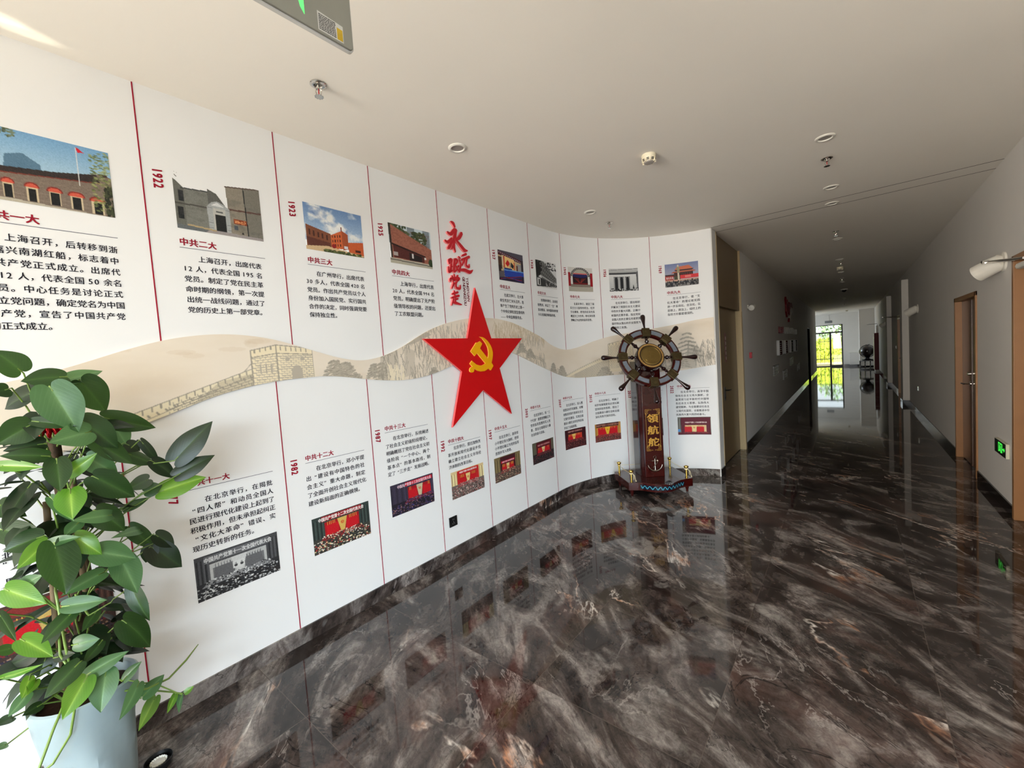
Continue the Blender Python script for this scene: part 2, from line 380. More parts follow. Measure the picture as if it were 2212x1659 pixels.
def ink_mesh(name, S, Z, off, rgb, mat_, parent, world=True, keep=None):
    """grid of points (s, z) on the wall that carries the printed colours"""
    h, w = S.shape; P = wpn(S, Z, off).reshape(-1, 3)
    if parent is not None:
        iv = np.array(WM[parent.name].inverted()); P = P @ iv[:3, :3].T+iv[:3, 3]
    idx = np.arange(h*w).reshape(h, w); q = np.stack([idx[:-1, :-1], idx[1:, :-1], idx[1:, 1:], idx[:-1, 1:]], -1).reshape(-1, 4)
    if keep is not None: q = q[(keep[:-1, :-1]&keep[1:, 1:]).reshape(-1)]
    me = bpy.data.meshes.new(name); me.vertices.add(len(P)); me.vertices.foreach_set('co', P.astype('f').ravel())
    me.loops.add(q.size); me.loops.foreach_set('vertex_index', q.astype('i').ravel()); me.polygons.add(len(q))
    me.polygons.foreach_set('loop_start', np.arange(0, q.size, 4, dtype='i'))
    me.update(calc_edges=True)
    c = rgb.reshape(-1, 3)/255.; c = np.where(c <= .04045, c/12.92, ((c+.055)/1.055)**2.4)
    a = me.color_attributes.new('ink', 'FLOAT_COLOR', 'POINT'); a.data.foreach_set('color', np.concatenate([c, np.ones((len(c), 1))], 1).astype('f').ravel())
    me.materials.append(mat_)
    o = bpy.data.objects.new(name, me); COL.objects.link(o)
    if parent is not None: o.parent = parent; WM[o.name] = WM[parent.name]
    return o
# ================================================================== THE SETTING
struct('floor', MB().box(-3.7, 5.2, -2.4, 32.0, -.1, 0, 0).box(-3.7, 5.2, -7.6, -2.4, -.1, 0, 1), [M_FLOOR, mat('unseen_bounce_stone', (222, 212, 196), .5, noise=.08, nscale=5)])  # second box: unseen pale floor, added to bounce sun up to the ceiling
struct('ceiling', bx(-3.7, 5.2, -7.6, 32.0, ZC, ZC+.15), M_CEIL)
def curved(s0, s1, z0, z1, a, b):
    mb = MB(); ss = [s0]+[Y0+RR*math.radians(d*.7) for d in range(0, 114)]+[s1]
    for s in ss: mb.v += [wp(s, z0, a), wp(s, z0, b), wp(s, z1, b), wp(s, z1, a)]
    n = len(ss)-1
    for i in range(n):
        q = i*4; p = q+4; mb.f += [(q+k, p+k, p+(k+1) % 4, q+(k+1) % 4) for k in range(4)]
    mb.f += [(0, 1, 2, 3), (n*4+3, n*4+2, n*4+1, n*4)]; mb.mi = [0]*len(mb.f); return mb
struct('wall_left', curved(-1.3, SEND, 0, ZC, -.12, 0), M_WALL, smooth=30)
struct('baseboard_left', curved(-1.3, SEND, 0, .098, 0, .012), M_SKIRT, smooth=30)
def wall_y(x0, x1, y0, y1, holes, z1=ZC):
    mb = MB(); y = y0
    for a, b, zt in holes:
        mb.box(x0, x1, y, a, 0, z1); mb.box(x0, x1, a, b, zt, z1); y = b
    return mb.box(x0, x1, y, y1, 0, z1)
struct('wall_corner', bx(-1.75, XL, 5.77, 5.97, 0, ZC), M_PAINT)
struct('baseboard_corner', bx(XL, XL+.012, 5.775, 5.965, 0, .098), M_GRAN)
struct('wall_corridor_left', wall_y(-1.52, XL, 7.52, 26.8, [(21.0, 22.4, 2.2)]), M_PAINT)
struct('baseboard_corridor_left', MB().box(XL, XL+.012, 7.53, 20.95, 0, .1).box(XL, XL+.012, 22.45, 26.8, 0, .1), M_GRAN)
R_HOLES = [(4.22, 5.475, 2.26), (6.785, 7.965, 2.085), (14.9, 16.2, 2.2)]
struct('wall_corridor_right', wall_y(XR, XR+.2, 3.4, 31.8, R_HOLES), M_PAINT)
struct('baseboard_corridor_right', MB().box(XR-.012, XR, 3.4, 4.2, 0, .1).box(XR-.012, XR, 5.5, 6.77, 0, .1).box(XR-.012, XR, 7.985, 13.44, 0, .1).box(XR-.012, XR, 16.25, 18.4, 0, .1).box(XR-.012, XR, 18.95, 29.4, 0, .1), M_GRAN)
for y in (13.45, 18.4):
    p = struct('trim_1' if y < 15 else 'trim_2', bx(.985, XR, y, y+.5, 0, 2.93), M_PAINT)
    struct('skirting_block', bx(.973, XR, y-.012, y+.512, 0, .11), M_GRAN, p)
struct('trim_3', bx(XL, XR, 5.738, 5.744, ZC-.002, ZC+.01), mat('joint_gap_shade', (70, 62, 56), .8))  # ceiling seams as dark strips, the shade of their gaps put into the colour
struct('trim_4', bx(XL, XR, 6.008, 6.014, ZC-.002, ZC+.01), MATS['joint_gap_shade'])
# far hall
struct('wall_end', MB().box(-3.7, -1.60, 31.8, 32, 0, ZC).box(-.25, 1.3, 31.8, 32, 0, ZC).box(-1.60, -.25, 31.8, 32, 2.52, ZC), M_PAINT)
struct('wall_end_block', bx(.47, 1.1, 29.4, 31.8, 0, ZC), M_PAINT)
struct('baseboard_end', MB().box(-.25, .03, 31.785, 31.8, 0, .12).box(.458, 1.1, 29.388, 29.4, 0, .12), M_GRAN)
struct('wall_hall_left', MB().box(-3.7, -3.5, 26.6, 32, 0, .9).box(-3.7, -3.5, 26.6, 32, 2.7, ZC).box(-3.7, -3.5, 26.6, 28.2, .9, 2.7).box(-3.7, -3.5, 31.2, 32, .9, 2.7), M_PAINT)
struct('wall_hall_return', bx(-3.7, -1.52, 26.6, 26.8, 0, ZC), M_PAINT)
area('hall_window_light', (-3.45, 29.7, 1.8), (0, 30.2, 1.5), 2.6, 1.6, 62, (.76, .90, 1))
# walls behind the camera: glazed entrance and a side window
struct('wall_front', MB().box(-2.9, -.8, -7.5, -7.3, 0, ZC).box(4.4, 4.7, -7.5, -7.3, 0, ZC).box(-.8, 4.4, -7.5, -7.3, 2.75, ZC), M_PAINT)
struct('wall_side', MB().box(4.5, 4.7, -7.5, -6.1, 0, ZC).box(4.5, 4.7, -1.9, 3.6, 0, ZC).box(4.5, 4.7, -6.1, -1.9, 0, .5).box(4.5, 4.7, -6.1, -1.9, 2.7, ZC), M_PAINT)
struct('wall_lobby_return', bx(XR+.2, 4.7, 3.4, 3.6, 0, ZC), M_PAINT)
struct('wall_lobby_left', MB().box(-2.9, -2.69, -7.5, -7.1, 0, ZC).box(-2.9, -2.69, -2.9, -1.3, 0, ZC).box(-2.9, -2.69, -7.1, -2.9, 0, .35).box(-2.9, -2.69, -7.1, -2.9, 2.4, ZC), M_PAINT)  # unseen wall, its opening added for the left fill lamp
wf = MB()
for x in (-.8, .48, 1.77, 3.06, 4.34): wf.box(x, x+.06, -7.43, -7.37, 0, 2.75)
wf.box(-.8, 4.4, -7.43, -7.37, 0, .06).box(-.8, 4.4, -7.43, -7.37, 2.1, 2.16).box(-.8, 4.4, -7.43, -7.37, 2.69, 2.75)
struct('window_1', wf, M_BLACK)
area('entrance_portal', (1.8, -7.36, 1.37), (1.8, 0, 1.37), 5.2, 2.7, 1, (1, 1, 1), portal=True)
# ------------------------------------------------------------------ beige door and its panel beside the display wall
d = obj('door_1', bx(-1.46, -1.40, 6.0, 7.5, 0, ZC), M_BEIGE, kind='structure')
obj('frame', MB().box(-1.46, XL+.004, 5.97, 6.0, 0, ZC).box(-1.46, XL, 7.5, 7.52, 2.2, ZC), M_BEIGE2, d, bevel=.003)
obj('jamb', MB().box(-1.46, XL+.004, 7.44, 7.525, 0, 2.2), M_BEIGE2, d, bevel=.003)
obj('transom_panel', bx(-1.40, -1.335, 6.0, 7.5, 2.215, ZC-.003), M_BEIGE, d)
lf = obj('door_leaf', bx(-1.40, -1.385, 6.03, 7.44, .01, 2.2), M_BEIGE, d, bevel=.003)
h = MB().box(-1.385, -1.377, 6.50, 6.55, .90, 1.09); h.tube([(-1.377, 6.525, 1.045), (-1.335, 6.525, 1.045), (-1.332, 6.54, 1.045), (-1.332, 6.66, 1.04)], .010, 8)
h.lathe([(.018, 0), (.018, .012)], 14, Matrix.Translation((-1.385, 6.525, .94)) @ Matrix.Rotation(PI/2, 4, 'Y'))
obj('lever_handle', h, M_BLACK, lf, smooth=40)
pl = MB().box(-1.385, -1.381, 6.62, 6.72, 1.44, 1.86, 0); [pl.box(-1.381, -1.3803, 6.655, 6.69, 1.475+.072*k, 1.52+.072*k, 1) for k in range(5)]
obj('name_plate', pl, [mat('dark_red_plate', (96, 20, 24), .3), mat('pale_plate_text', (200, 190, 176), .4)], lf)
# dark doorway further along
d = obj('door_2', bx(-1.75, -1.70, 20.9, 22.5, 0, 2.3), mat('very_dark_brown_door', (34, 28, 24), .4), kind='structure')
obj('jamb', MB().box(-1.70, -1.30, 20.97, 21.0, 0, 2.2).box(-1.70, -1.30, 22.4, 22.43, 0, 2.2).box(-1.70, -1.30, 20.97, 22.43, 2.17, 2.2), MATS['very_dark_brown_door'], d)
obj('door_handle', MB().tube([(-1.70, 22.2, 1.0), (-1.64, 22.2, 1.0), (-1.64, 22.05, 1.0)], .012, 6), M_STEEL, d)
# ------------------------------------------------------------------ brown doors of the other side
def brown_door(n, y0, y1, zt, label, lever=True, closer=False, glassy=None, hinges=(.22, 1.0, 1.86)):
    d = obj('door_%d' % n, MB().box(XR+.05, XR+.09, y0+.05, (y0+y1)/2-.002, .012, zt-.05).box(XR+.05, XR+.09, (y0+y1)/2+.002, y1-.05, .012, zt-.05), glassy or M_BROWN, kind='structure', bevel=.004, label=label)
    obj('frame', MB().box(XR-.014, XR+.1, y0, y0+.05, 0, zt).box(XR-.014, XR+.1, y1-.05, y1, 0, zt).box(XR-.014, XR+.1, y0, y1, zt-.05, zt), M_FRAME, d, bevel=.004)
    obj('cover_strip', bx(XR+.042, XR+.052, (y0+y1)/2-.03, (y0+y1)/2+.03, .012, zt-.06), mat('dark_brown_strip', (70, 44, 32), .3), d, bevel=.003)
    for y in (y0+.035, y1-.035):
        for z in hinges:
            obj('hinge', MB().lathe([(.011, 0), (.011, .058), (.009, .059), (.009, .061), (.011, .062), (.011, .12)], 10, Matrix.Translation((XR+.03, y, z-.06))), M_CHROME, d, smooth=40)
    if lever:
        yc = (y0+y1)/2
        h = MB().lathe([(.026, 0), (.026, .012)], 16, Matrix.Translation((XR+.042, yc-.01, 1.02)) @ Matrix.Rotation(-PI/2, 4, 'Y'))
        h.tube([(XR+.04, yc-.01, 1.02), (XR-.015, yc-.01, 1.02), (XR-.02, yc-.0, 1.02), (XR-.02, yc+.13, 1.015)], [.011, .011, .011, .009], 8)
        h.lathe([(.022, 0), (.022, .03)], 16, Matrix.Translation((XR+.042, yc-.005, 1.14)) @ Matrix.Rotation(-PI/2, 4, 'Y'))
        obj('lever_handle', h, M_CHROME, d, smooth=40)
    if closer:
        yb = y1-.35
        obj('closer_body', MB().box(XR-.025, XR+.05, yb-.11, yb+.14, zt-.115, zt-.065), M_WHITE, d, bevel=.02)
        obj('closer_arm', MB().tube([(XR-.03, yb+.05, zt-.058), (XR-.30, yb+.62, zt+.0)], .010, 6).tube([(XR-.30, yb+.62, zt+.0), (XR-.02, yb+.1, zt-.03)], .008, 6).box(XR-.316, XR-.285, yb+.60, yb+.645, zt-.012, zt+.012), M_CHROME, d)
    return d
brown_door(3, 4.22, 5.475, 2.26, 'brown double door with wall spotlight and exit sign beside it', lever=False, closer=False)
brown_door(4, 6.785, 7.965, 2.085, 'brown double door with chrome lever in the corridor wall')
brown_door(5, 14.9, 16.2, 2.2, 'far brown door with closer arm past the wall pilaster', closer=True)
dd = bpy.data.objects['door_3']
obj('closer_body', MB().box(XR-.035, XR+.05, 5.0, 5.29, 2.13, 2.18), M_WHITE, dd, bevel=.02)
obj('closer_arm', MB().tube([(XR-.02, 5.12, 2.20), (XR-.12, 5.74, 2.27)], .010, 8).tube([(XR-.12, 5.74, 2.262), (XR-.02, 5.33, 2.215)], .007, 8).box(XR-.14, XR-.10, 5.715, 5.77, 2.255, 2.285), M_CHROME, dd)
# ------------------------------------------------------------------ glazed door at the corridor's end, and outdoors
d = obj('door_6', MB().box(-1.60, -1.54, 31.84, 31.92, 0, 2.52).box(-.31, -.25, 31.84, 31.92, 0, 2.52).box(-1.60, -.25, 31.84, 31.92, 2.02, 2.10).box(-1.60, -.25, 31.84, 31.92, 2.48, 2.52).box(-.895, -.80, 31.84, 31.92, 0, 2.06).box(-.80, -.31, 31.84, 31.92, 0, .1).box(-1.54, -.895, 31.84, 31.92, 0, .04), M_BLACK, kind='structure')
gl = bpy.data.materials.new('clear_glass'); gl.use_nodes = True
_n = gl.node_tree.nodes; _n.remove(_n['Principled BSDF']); _t = _n.new('ShaderNodeBsdfTransparent'); _g = _n.new('ShaderNodeBsdfGlossy'); _x = _n.new('ShaderNodeMixShader'); _fr = _n.new('ShaderNodeFresnel')
_g.inputs['Roughness'].default_value = .02; _t.inputs[0].default_value = (.93, .96, .95, 1)
for a, b in ((_fr.outputs[0], _x.inputs[0]), (_t.outputs[0], _x.inputs[1]), (_g.outputs[0], _x.inputs[2]), (_x.outputs[0], _n['Material Output'].inputs[0])): gl.node_tree.links.new(a, b)
obj('glass_pane', bx(-1.54, -.31, 31.875, 31.881, 2.10, 2.48), gl, d); obj('glass_pane', bx(-.80, -.31, 31.875, 31.881, .1, 2.02), gl, d); obj('glass_pane', bx(-1.54, -.895, 31.875, 31.881, .04, 2.02), gl, d)
struct('ground', bx(-14, 14, 32.0, 60, -.12, -.02), mat('sunlit_tan_paving', (206, 172, 116), .8, noise=.15, nscale=6))
random.seed(5)
hd = MB()
for _ in range(2600):
    x, y, z = random.uniform(-4.5, 3), random.uniform(38.2, 39.4), random.uniform(.25, 1.75)+random.gauss(0, .06); r = random.uniform(.06, .13)
    a = Matrix.Rotation(random.uniform(0, 6.3), 3, 'Z') @ Matrix.Rotation(random.uniform(-1.2, 1.2), 3, 'X')
    hd.add([Vector((x, y, z))+a @ Vector(q) for q in ((-r*.5, 0, 0), (0, 0, -r), (r*.5, 0, 0), (0, 0, r))], [(0, 1, 2, 3)])
hd.box(-4.5, 3, 38.5, 39.2, -.02, 1.6)
tag(obj('hedge', hd, mat('yellow_green_hedge', (150, 172, 40), .7, noise=.5, nscale=9)), 'sunlit yellow green hedge outside the glazed end door', 'hedge', kind='stuff')
fe = thing('fence', 'dark metal railing standing outside the glazed end door', 'fence', (-.5, 37.0, -.02))
for k in range(26): obj('upright', bx(-3.5+k*.24, -3.475+k*.24, 36.99, 37.01, -.02, 1.75), M_BLACK, fe, world=True)
for z in (.25, 1.5): obj('rail', bx(-3.6, 2.7, 36.985, 37.015, z, z+.04), M_BLACK, fe, world=True)
for i, (x, y, h_, r_) in enumerate(((-4.2, 44, 4.2, 2.0), (-.6, 50, 3.4, 2.1), (2.9, 44, 4.4, 2.2))):
    t = thing('tree', ['pale bushy tree beyond the railing behind the hinged side of the end door', 'low round tree beyond the railing, behind the middle of the end door', 'taller tree beyond the railing, half hidden by the end wall'][i], 'tree', (x, y, -.02), group='trees beyond the railing')
    fo = MB()
    for _ in range(900):
        v = Vector((random.gauss(0, 1), random.gauss(0, 1), random.gauss(0, 1))).normalized()*r_*random.uniform(.6, 1); q = random.uniform(.12, .25)
        a = Matrix.Rotation(random.uniform(0, 6.3), 3, 'Z') @ Matrix.Rotation(random.uniform(-1.5, 1.5), 3, 'X')
        fo.add([Vector((0, 0, h_*.62))+v+a @ Vector(w) for w in ((-q*.5, 0, 0), (0, 0, -q), (q*.5, 0, 0), (0, 0, q))], [(0, 1, 2, 3)])
    obj('foliage', fo, mat('hazy_green_foliage', (120, 150, 110), .7, noise=.4, nscale=4), t); obj('trunk', MB().lathe([(.14, 0), (.1, h_*.6)], 10), M_POLE, t)
# ================================================================== THE DISPLAY WALL
def T(*lines): return list(lines)
I2 = '\u3000\u3000'
# year: (s0, heading, lines, photo s0 s1 ztop zbottom, rule (s0, s1, z), year z top, paragraph (left, right, first z, last z))
PANELS = [
 (1921, '中共一大', T(I2+'上海召开，后转移到浙', '江嘉兴南湖红船，标志着中', '国共产党正式成立。出席代', '表 12 人，代表全国 50 余名', '党员。中心任务是讨论正式', '建立党问题，确定党名为中国', '共产党，宣告了中国共产党', '的正式成立。'), (.022, .432, 2.771, 2.472), (.022, .432, 2.378), 2.76, (.012, .436, 2.320, 1.955)),
 (1922, '中共二大', T(I2+'上海召开，出席代表', '12 人，代表全国 195 名', '党员。制定了党在民主革', '命时期的纲领，第一次提', '出统一战线问题，通过了', '党的历史上第一部党章。'), (.669, 1.079, 2.772, 2.475), (.669, 1.078, 2.376), 2.759, (.674, 1.060, 2.324, 2.054)),
 (1923, '中共三大', T(I2+'在广州举行，出席代表', '30 多人，代表全国 420 名', '党员。作出共产党员以个人', '身份加入国民党、实行国共', '合作的决定，同时强调党要', '保持独立性。'), (1.332, 1.743, 2.773, 2.476), (1.332, 1.744, 2.378), 2.762, (1.312, 1.735, 2.324, 2.056)),
 (1925, '中共四大', T(I2+'上海举行，出席代表', '20 人，代表全国 994 名', '党员。明确提出了无产阶', '级领导权的问题，还提出', '了工农联盟问题。'), (1.968, 2.38, 2.777, 2.477), (1.970, 2.382, 2.378), 2.762, (1.962, 2.382, 2.325, 2.092)),
 (1927, '中共五大', T(I2+'在武汉举行，在大革', '命生死存亡关头召开，选', '举产生了党的历史上第一', '个中央纪律检查监督机构', '—— 中央监察委员会。'), (3.241, 3.651, 2.782, 2.484), (3.239, 3.650, 2.388), 2.773, (3.225, 3.625, 2.337, 2.118)),
 (1928, '中共六大', T(I2+'在莫斯科举行，总结经', '验教训，纠正了“左”倾', '盲动错误，对中国革命的复', '兴与发展起到积极作用。'), (3.884, 4.286, 2.777, 2.477), (3.889, 4.291, 2.380), 2.766, (3.876, 4.288, 2.332, 2.168)),
 (1945, '中共七大', T(I2+'在延安举行，制定了新', '民主主义国家的政治、经济', '文化纲领，把党的优良作风', '概括为三大作风，将毛泽东思', '想确立为全党的指导思想。'), (4.505, 4.899, 2.768, 2.473), (4.515, 4.915, 2.376), 2.762, (4.508, 4.912, 2.320, 2.120)),
 (1956, '中共八大', T(I2+'在北京举行，提出和初', '步解决了我国社会主义建设', '中的许多重大问题，正确分', '析国内主要矛盾，指出党和', '全国人民的主要任务是把我', '国尽快从落后的农业国变为', '先进的工业国。'), (5.146, 5.545, 2.767, 2.475), (5.158, 5.559, 2.374), 2.761, (5.149, 5.559, 2.326, 2.008)),
 (1969, '中共九大', T(I2+'在北京举行，使“文', '化大革命”的理论和实践', '进一步系统化、合法化，在', '思想上、政治上、组织上的', '指导方针都是错误的。'), (5.890, 6.291, 2.776, 2.482), (5.904, 6.307, 2.381), 2.772, (5.900, 6.306, 2.336, 2.131)),
 (1977, '中共十一大', T(I2+'在北京举行，在揭批', '“四人帮”和动员全国人', '民进行现代化建设上起到了', '积极作用，但未承担起纠正', '“文化大革命”错误、实', '现历史转折的任务。'), (.580, .990, .748, .510), (.592, 1.002, 1.112), 1.158, (.580, 1.004, 1.047, .797)),
 (1982, '中共十二大', T(I2+'在北京举行，邓小平提', '出“建设有中国特色的社', '会主义”重大命题，制定', '了全面开创社会主义现代化', '建设新局面的正确纲领。'), (1.199, 1.606, .746, .508), (1.196, 1.609, 1.112), 1.158, (1.190, 1.612, 1.065, .849)),
 (1987, '中共十三大', T(I2+'在北京举行，系统阐述', '了社会主义初级阶段理论，', '明确概括了党在社会主义初', '级阶段“一个中心、两个', '基本点”的基本路线，制', '定了“三步走”发展战略。'), (1.793, 2.205, .797, .558), (1.789, 2.196, 1.201), 1.242, (1.785, 2.205, 1.148, .885)),
 (1992, '中共十四大', T(I2+'北京举行，提出加快改', '革开放和现代化建设步伐', '确立建立社会主义市场经', '济体制的改革目标。'), (2.402, 2.814, .742, .504), (2.400, 2.802, .985), 1.042, (2.388, 2.806, .949, .791)),
 (1997, '中共十五大', T(I2+'在北京举行，高举邓', '小平理论伟大旗帜，把邓', '小平理论确立为党的指导', '思想并写入党章。'), (2.969, 3.379, .735, .493), (3.008, 3.410, .990), 1.031, (2.996, 3.380, .927, .777)),
 (2002, '中共十六大', T(I2+'在北京举行，将“三', '个代表”重要思想确立为', '党的指导思想并写入党', '章，提出全面建设小康', '社会的奋斗目标。'), (3.600, 4.015, .757, .523), (3.611, 4.004, 1.117), 1.155, (3.594, 3.990, 1.059, .852)),
 (2007, '中共十七大', T(I2+'在北京举行，深入贯', '彻落实科学发展观，对继', '续推进改革开放和社会主', '义现代化建设、实现全面', '建设小康社会的宏伟目标', '作出了全面部署。'), (4.265, 4.648, .783, .547), (4.269, 4.645, 1.146), 1.177, (4.258, 4.630, 1.087, .816)),
 (2012, '中共十八大', T(I2+'在北京举行，明确了', '科学发展观是党必须长期', '坚持的指导思想，提出了', '全面建成小康社会和全面', '深化改革开放的目标。'), (4.802, 5.195, .781, .547), (4.829, 5.218, 1.146), 1.174, (4.820, 5.195, 1.078, .875)),
 (2017, '中共十九大', T('', '平新时代中国特色社会', '主义思想确立为党必须', '导思想，', '社会主义', '量。'), (5.376, 5.774, .782, .548), (5.385, 5.79, 1.15), 1.176, (5.382, 5.78, 1.095, .845)),
 (2022, '中共二十大', T(I2+'在北京举行，高举中国', '特色社会主义伟大旗帜，全', '面贯彻习近平新时代中国特', '色社会主义思想，弘扬伟大', '建党精神，为全面建设社会主', '义现代化国家、全面推进中华', '民族伟大复兴而团结奋斗。'), (5.961, 6.361, .780, .546), (5.971, 6.363, 1.157), 1.201, (5.947, 6.358, 1.113, .814)),
 (1973, '中共十大', T('北京', '”', '', '思潮'), (-.14, .27, .815, .53), None, None, (-.036, .02, 1.02, .912)),
]
BW, RED, WHT, GLD = (70, 70, 72), (190, 24, 34), (236, 232, 226), (214, 170, 70)
def hall(p, y, wall_, banner, by0, by1, gold, stage, floor_, crowd, cx=.5, x0=.2, x1=.8, top=.3, bot=.66, curtains=None, flat=None):
    p.rect(0, 0, 1, 1, wall_)
    for k in range(6):
        for s_ in (0, 1): p.rect(s_*(1-x0*.9)+.02+k*.03*x0*5, .1, s_*(1-x0*.9)+.032+k*.03*x0*5, .7, (np.array(wall_)*1.35).clip(0, 255) if k % 2 else np.array(wall_)*.55)
    if curtains: p.rect(x0-.08, .04, x1+.08, bot+.08, curtains)
    p.rect(x0, top, x1, bot, stage)
    p.rect(x0-.05, by0, x1+.05, by1, banner)
    n = 6
    for k in range(n):
        for sg in (-1, 1):
            a = cx+sg*(.10+.17*k/n*(x1-x0)/.6*1.05); w = .034*(x1-x0)/.6
            p.poly([(a-w*.2, top+.02), (a+w*.9*sg, bot), (a-w*sg, bot)], (RED if sum(stage) > 60 else (110, 110, 112)) if not flat else flat); p.line(a, top-.005, a, top+.1, .006, GLD if not flat else (150, 150, 152))
            p.poly([(a-w, top+.10), (a+w, top+.10), (a+w, bot), (a-w, bot)], RED if not flat else flat, .85)
    p.poly([(cx-.085*(x1-x0)/.6, top), (cx+.085*(x1-x0)/.6, top), (cx+.03, bot+.02), (cx-.03, bot+.02)], gold)
    if not flat:
        p.ring(cx, top+.14, .028, .04, .6, (196, 60, 30)); p.line(cx-.02, top+.12, cx+.02, top+.18, .008, (196, 60, 30))
    p.rect(0, bot+.02, 1, 1, floor_)
    p.poly([(x0-.02, bot), (x1+.02, bot), (x1+.08, bot+.10), (x0-.1, bot+.12)], (np.array(floor_)*.6+np.array(RED)*.4) if not flat else (120, 120, 122))
    p.speck(x0-.05, bot-.01, x1+.05, bot+.1, 130, .009, .013, crowd)
    p.speck(0, bot+.1, 1, 1, 420, .012, .012, crowd+[(20, 18, 18), (40, 34, 32)])
def picture(y):
    p = Pic(150, 108) if y not in (1928, 1945, 1956, 1969) else Pic(130, 96)
    if y == 1921:
        p.grad(0, .62, (112, 156, 192), (170, 196, 210)); p.rect(.02, .3, .16, .6, (190, 186, 172)); p.poly([(.22, .36), (.34, .30), (.46, .42), (.47, .6), (.2, .6)], (84, 116, 138)); p.rect(.56, .47, .67, .57, (196, 196, 186)); p.poly([(.74, .47), (.82, .46), (.86, .53), (.72, .53)], (206, 204, 196))
        p.poly([(0, .58), (.55, .49), (.93, .36), (1, .40), (1, 1), (0, 1)], (118, 104, 92)); p.poly([(0, .56), (.55, .475), (.88, .385), (.90, .50), (.55, .56), (0, .635)], (48, 40, 38)); p.line(0, .64, .9, .51, .012, (110, 52, 40)); p.rect(.90, .36, .97, .40, (70, 54, 48))
        for k in range(7): p.line(0, .70+k*.045, 1, .62+k*.06, .004, (140, 124, 112), .6)
        for x, yb, w in ((.06, .935, .05), (.22, .94, .05), (.38, .95, .055), (.54, .955, .06), (.70, .965, .068), (.865, .985, .068)):
            p.ell(x, yb-.19, w, .075, (128, 44, 34), half=1); p.ell(x, yb-.19, w*.8, .055, (196, 84, 64), half=1); p.rect(x-w*.72, yb-.19, x+w*.72, yb, (196, 178, 146)); p.rect(x-w*.5, yb-.175, x+w*.5, yb, (24, 24, 24))
        p.poly([(0, .94), (1, 1), (0, 1)], (176, 168, 150)); p.rect(.735, .05, .739, .6, (210, 210, 206)); p.poly([(.74, .03), (.80, .10), (.745, .11)], (196, 26, 40))
        for _ in range(200): a, b = p.rng.uniform(.84, 1.02), p.rng.uniform(.02, .95); p.ell(a, b, .016, .012, [(118, 128, 74), (86, 96, 56), (150, 156, 100)][p.rng.integers(3)], .7)
        p.speck(.93, .55, 1, .98, 60, .012, .03, [(40, 44, 32), (62, 66, 44)]); p.speck(0, 0, .3, .12, 90, .014, .012, [(76, 84, 58), (112, 122, 92)], .8)
    elif y == 1922:
        p.a[:] = WHT
        p.poly([(0, .14), (.12, .30), (.12, 1), (0, 1)], (100, 100, 92)); p.poly([(.11, .30), (.36, .27), (.36, .95), (.11, .95)], (118, 118, 110)); p.poly([(.36, .20), (.46, .26), (.6, .55), (.6, .9), (.36, .95)], (92, 92, 86)); p.poly([(.57, .08), (1, .0), (1, 1), (.6, 1)], (134, 126, 112)); p.poly([(.78, .05), (1, .0), (1, 1), (.80, 1)], (116, 112, 102))
        p.line(.57, .09, 1, .0, .02, (90, 74, 66)); p.line(.08, .29, .36, .26, .02, (70, 72, 70)); p.rect(.05, .33, .10, .52, (34, 36, 38)); p.rect(.03, .62, .09, .82, (28, 30, 32)); p.line(0, .56, .36, .55, .02, (74, 72, 66)); p.line(.6, .50, 1, .47, .022, (88, 62, 54)); p.line(.79, .05, .81, 1, .012, (28, 30, 30))
        p.blend((p.fbm(10, 14, 4, 3)-.45)*1.2, (84, 82, 76), p.inside(0, .28, 1, .9)*(p.a.sum(-1) < 600))
        p.poly([(.34, .52), (.40, .43), (.46, .40), (.52, .43), (.60, .50), (.60, .97), (.35, .96)], (160, 162, 160)); p.poly([(.39, .49), (.46, .42), (.54, .49)], (206, 206, 204)); p.rect(.41, .53, .55, .92, (178, 176, 168)); p.rect(.425, .64, .545, .97, (36, 36, 36)); p.rect(.44, .57, .52, .60, (90, 92, 90))
        for k in range(5): p.rect(.345, .53+k*.09, .40, .535+k*.09, (110, 112, 112)); p.rect(.56, .53+k*.09, .605, .535+k*.09, (110, 112, 112))
        p.rect(.64, .66, .80, .75, (128, 58, 32)); p.speck(.65, .68, .79, .73, 40, .006, .008, [(210, 140, 90)]); p.rect(.64, .78, .69, .86, (74, 80, 86))
        p.poly([(0, .92), (.4, .93), (.42, 1), (0, 1)], (96, 100, 102)); p.poly([(.36, .93), (1, .95), (1, 1), (.30, 1)], (150, 142, 140)); p.line(.12, .91, .42, .94, .02, (170, 148, 110)); p.poly([(.72, .93), (.74, .88), (.76, .93)], (20, 20, 22))
        p.line(.01, .03, .06, .05, .006, (80, 80, 72)); p.line(.02, .08, .05, .12, .006, (80, 80, 72))
    elif y == 1923:
        p.grad(0, .8, (104, 134, 176), (176, 196, 214)); n = p.fbm(4, 4, 5, 12)
        p.blend((n-.48)*5, (226, 226, 222), p.inside(0, 0, 1, .85)); p.blend((p.fbm(5, 5, 4, 5)-.55)*3, (94, 122, 170), p.inside(0, .05, .8, .5)); p.poly([(.4, .5), (.36, .38), (.5, .42), (.6, .3), (.7, .42), (.66, .55)], (240, 240, 236), .6)
        p.poly([(.02, .46), (.42, .58), (.42, .92), (.02, .98)], (122, 74, 52)); p.poly([(.02, .72), (.4, .78), (.4, .92), (.05, .92)], (92, 52, 42)); p.poly([(.42, .60), (.62, .46), (.72, .52), (.72, .86), (.42, .90)], (196, 96, 54)); p.poly([(.61, .46), (.72, .52), (.72, .86), (.62, .9)], (156, 76, 46)); p.poly([(.72, .70), (1, .64), (1, .96), (.72, .92)], (190, 88, 48)); p.rect(.60, .38, .62, .47, (120, 60, 40))
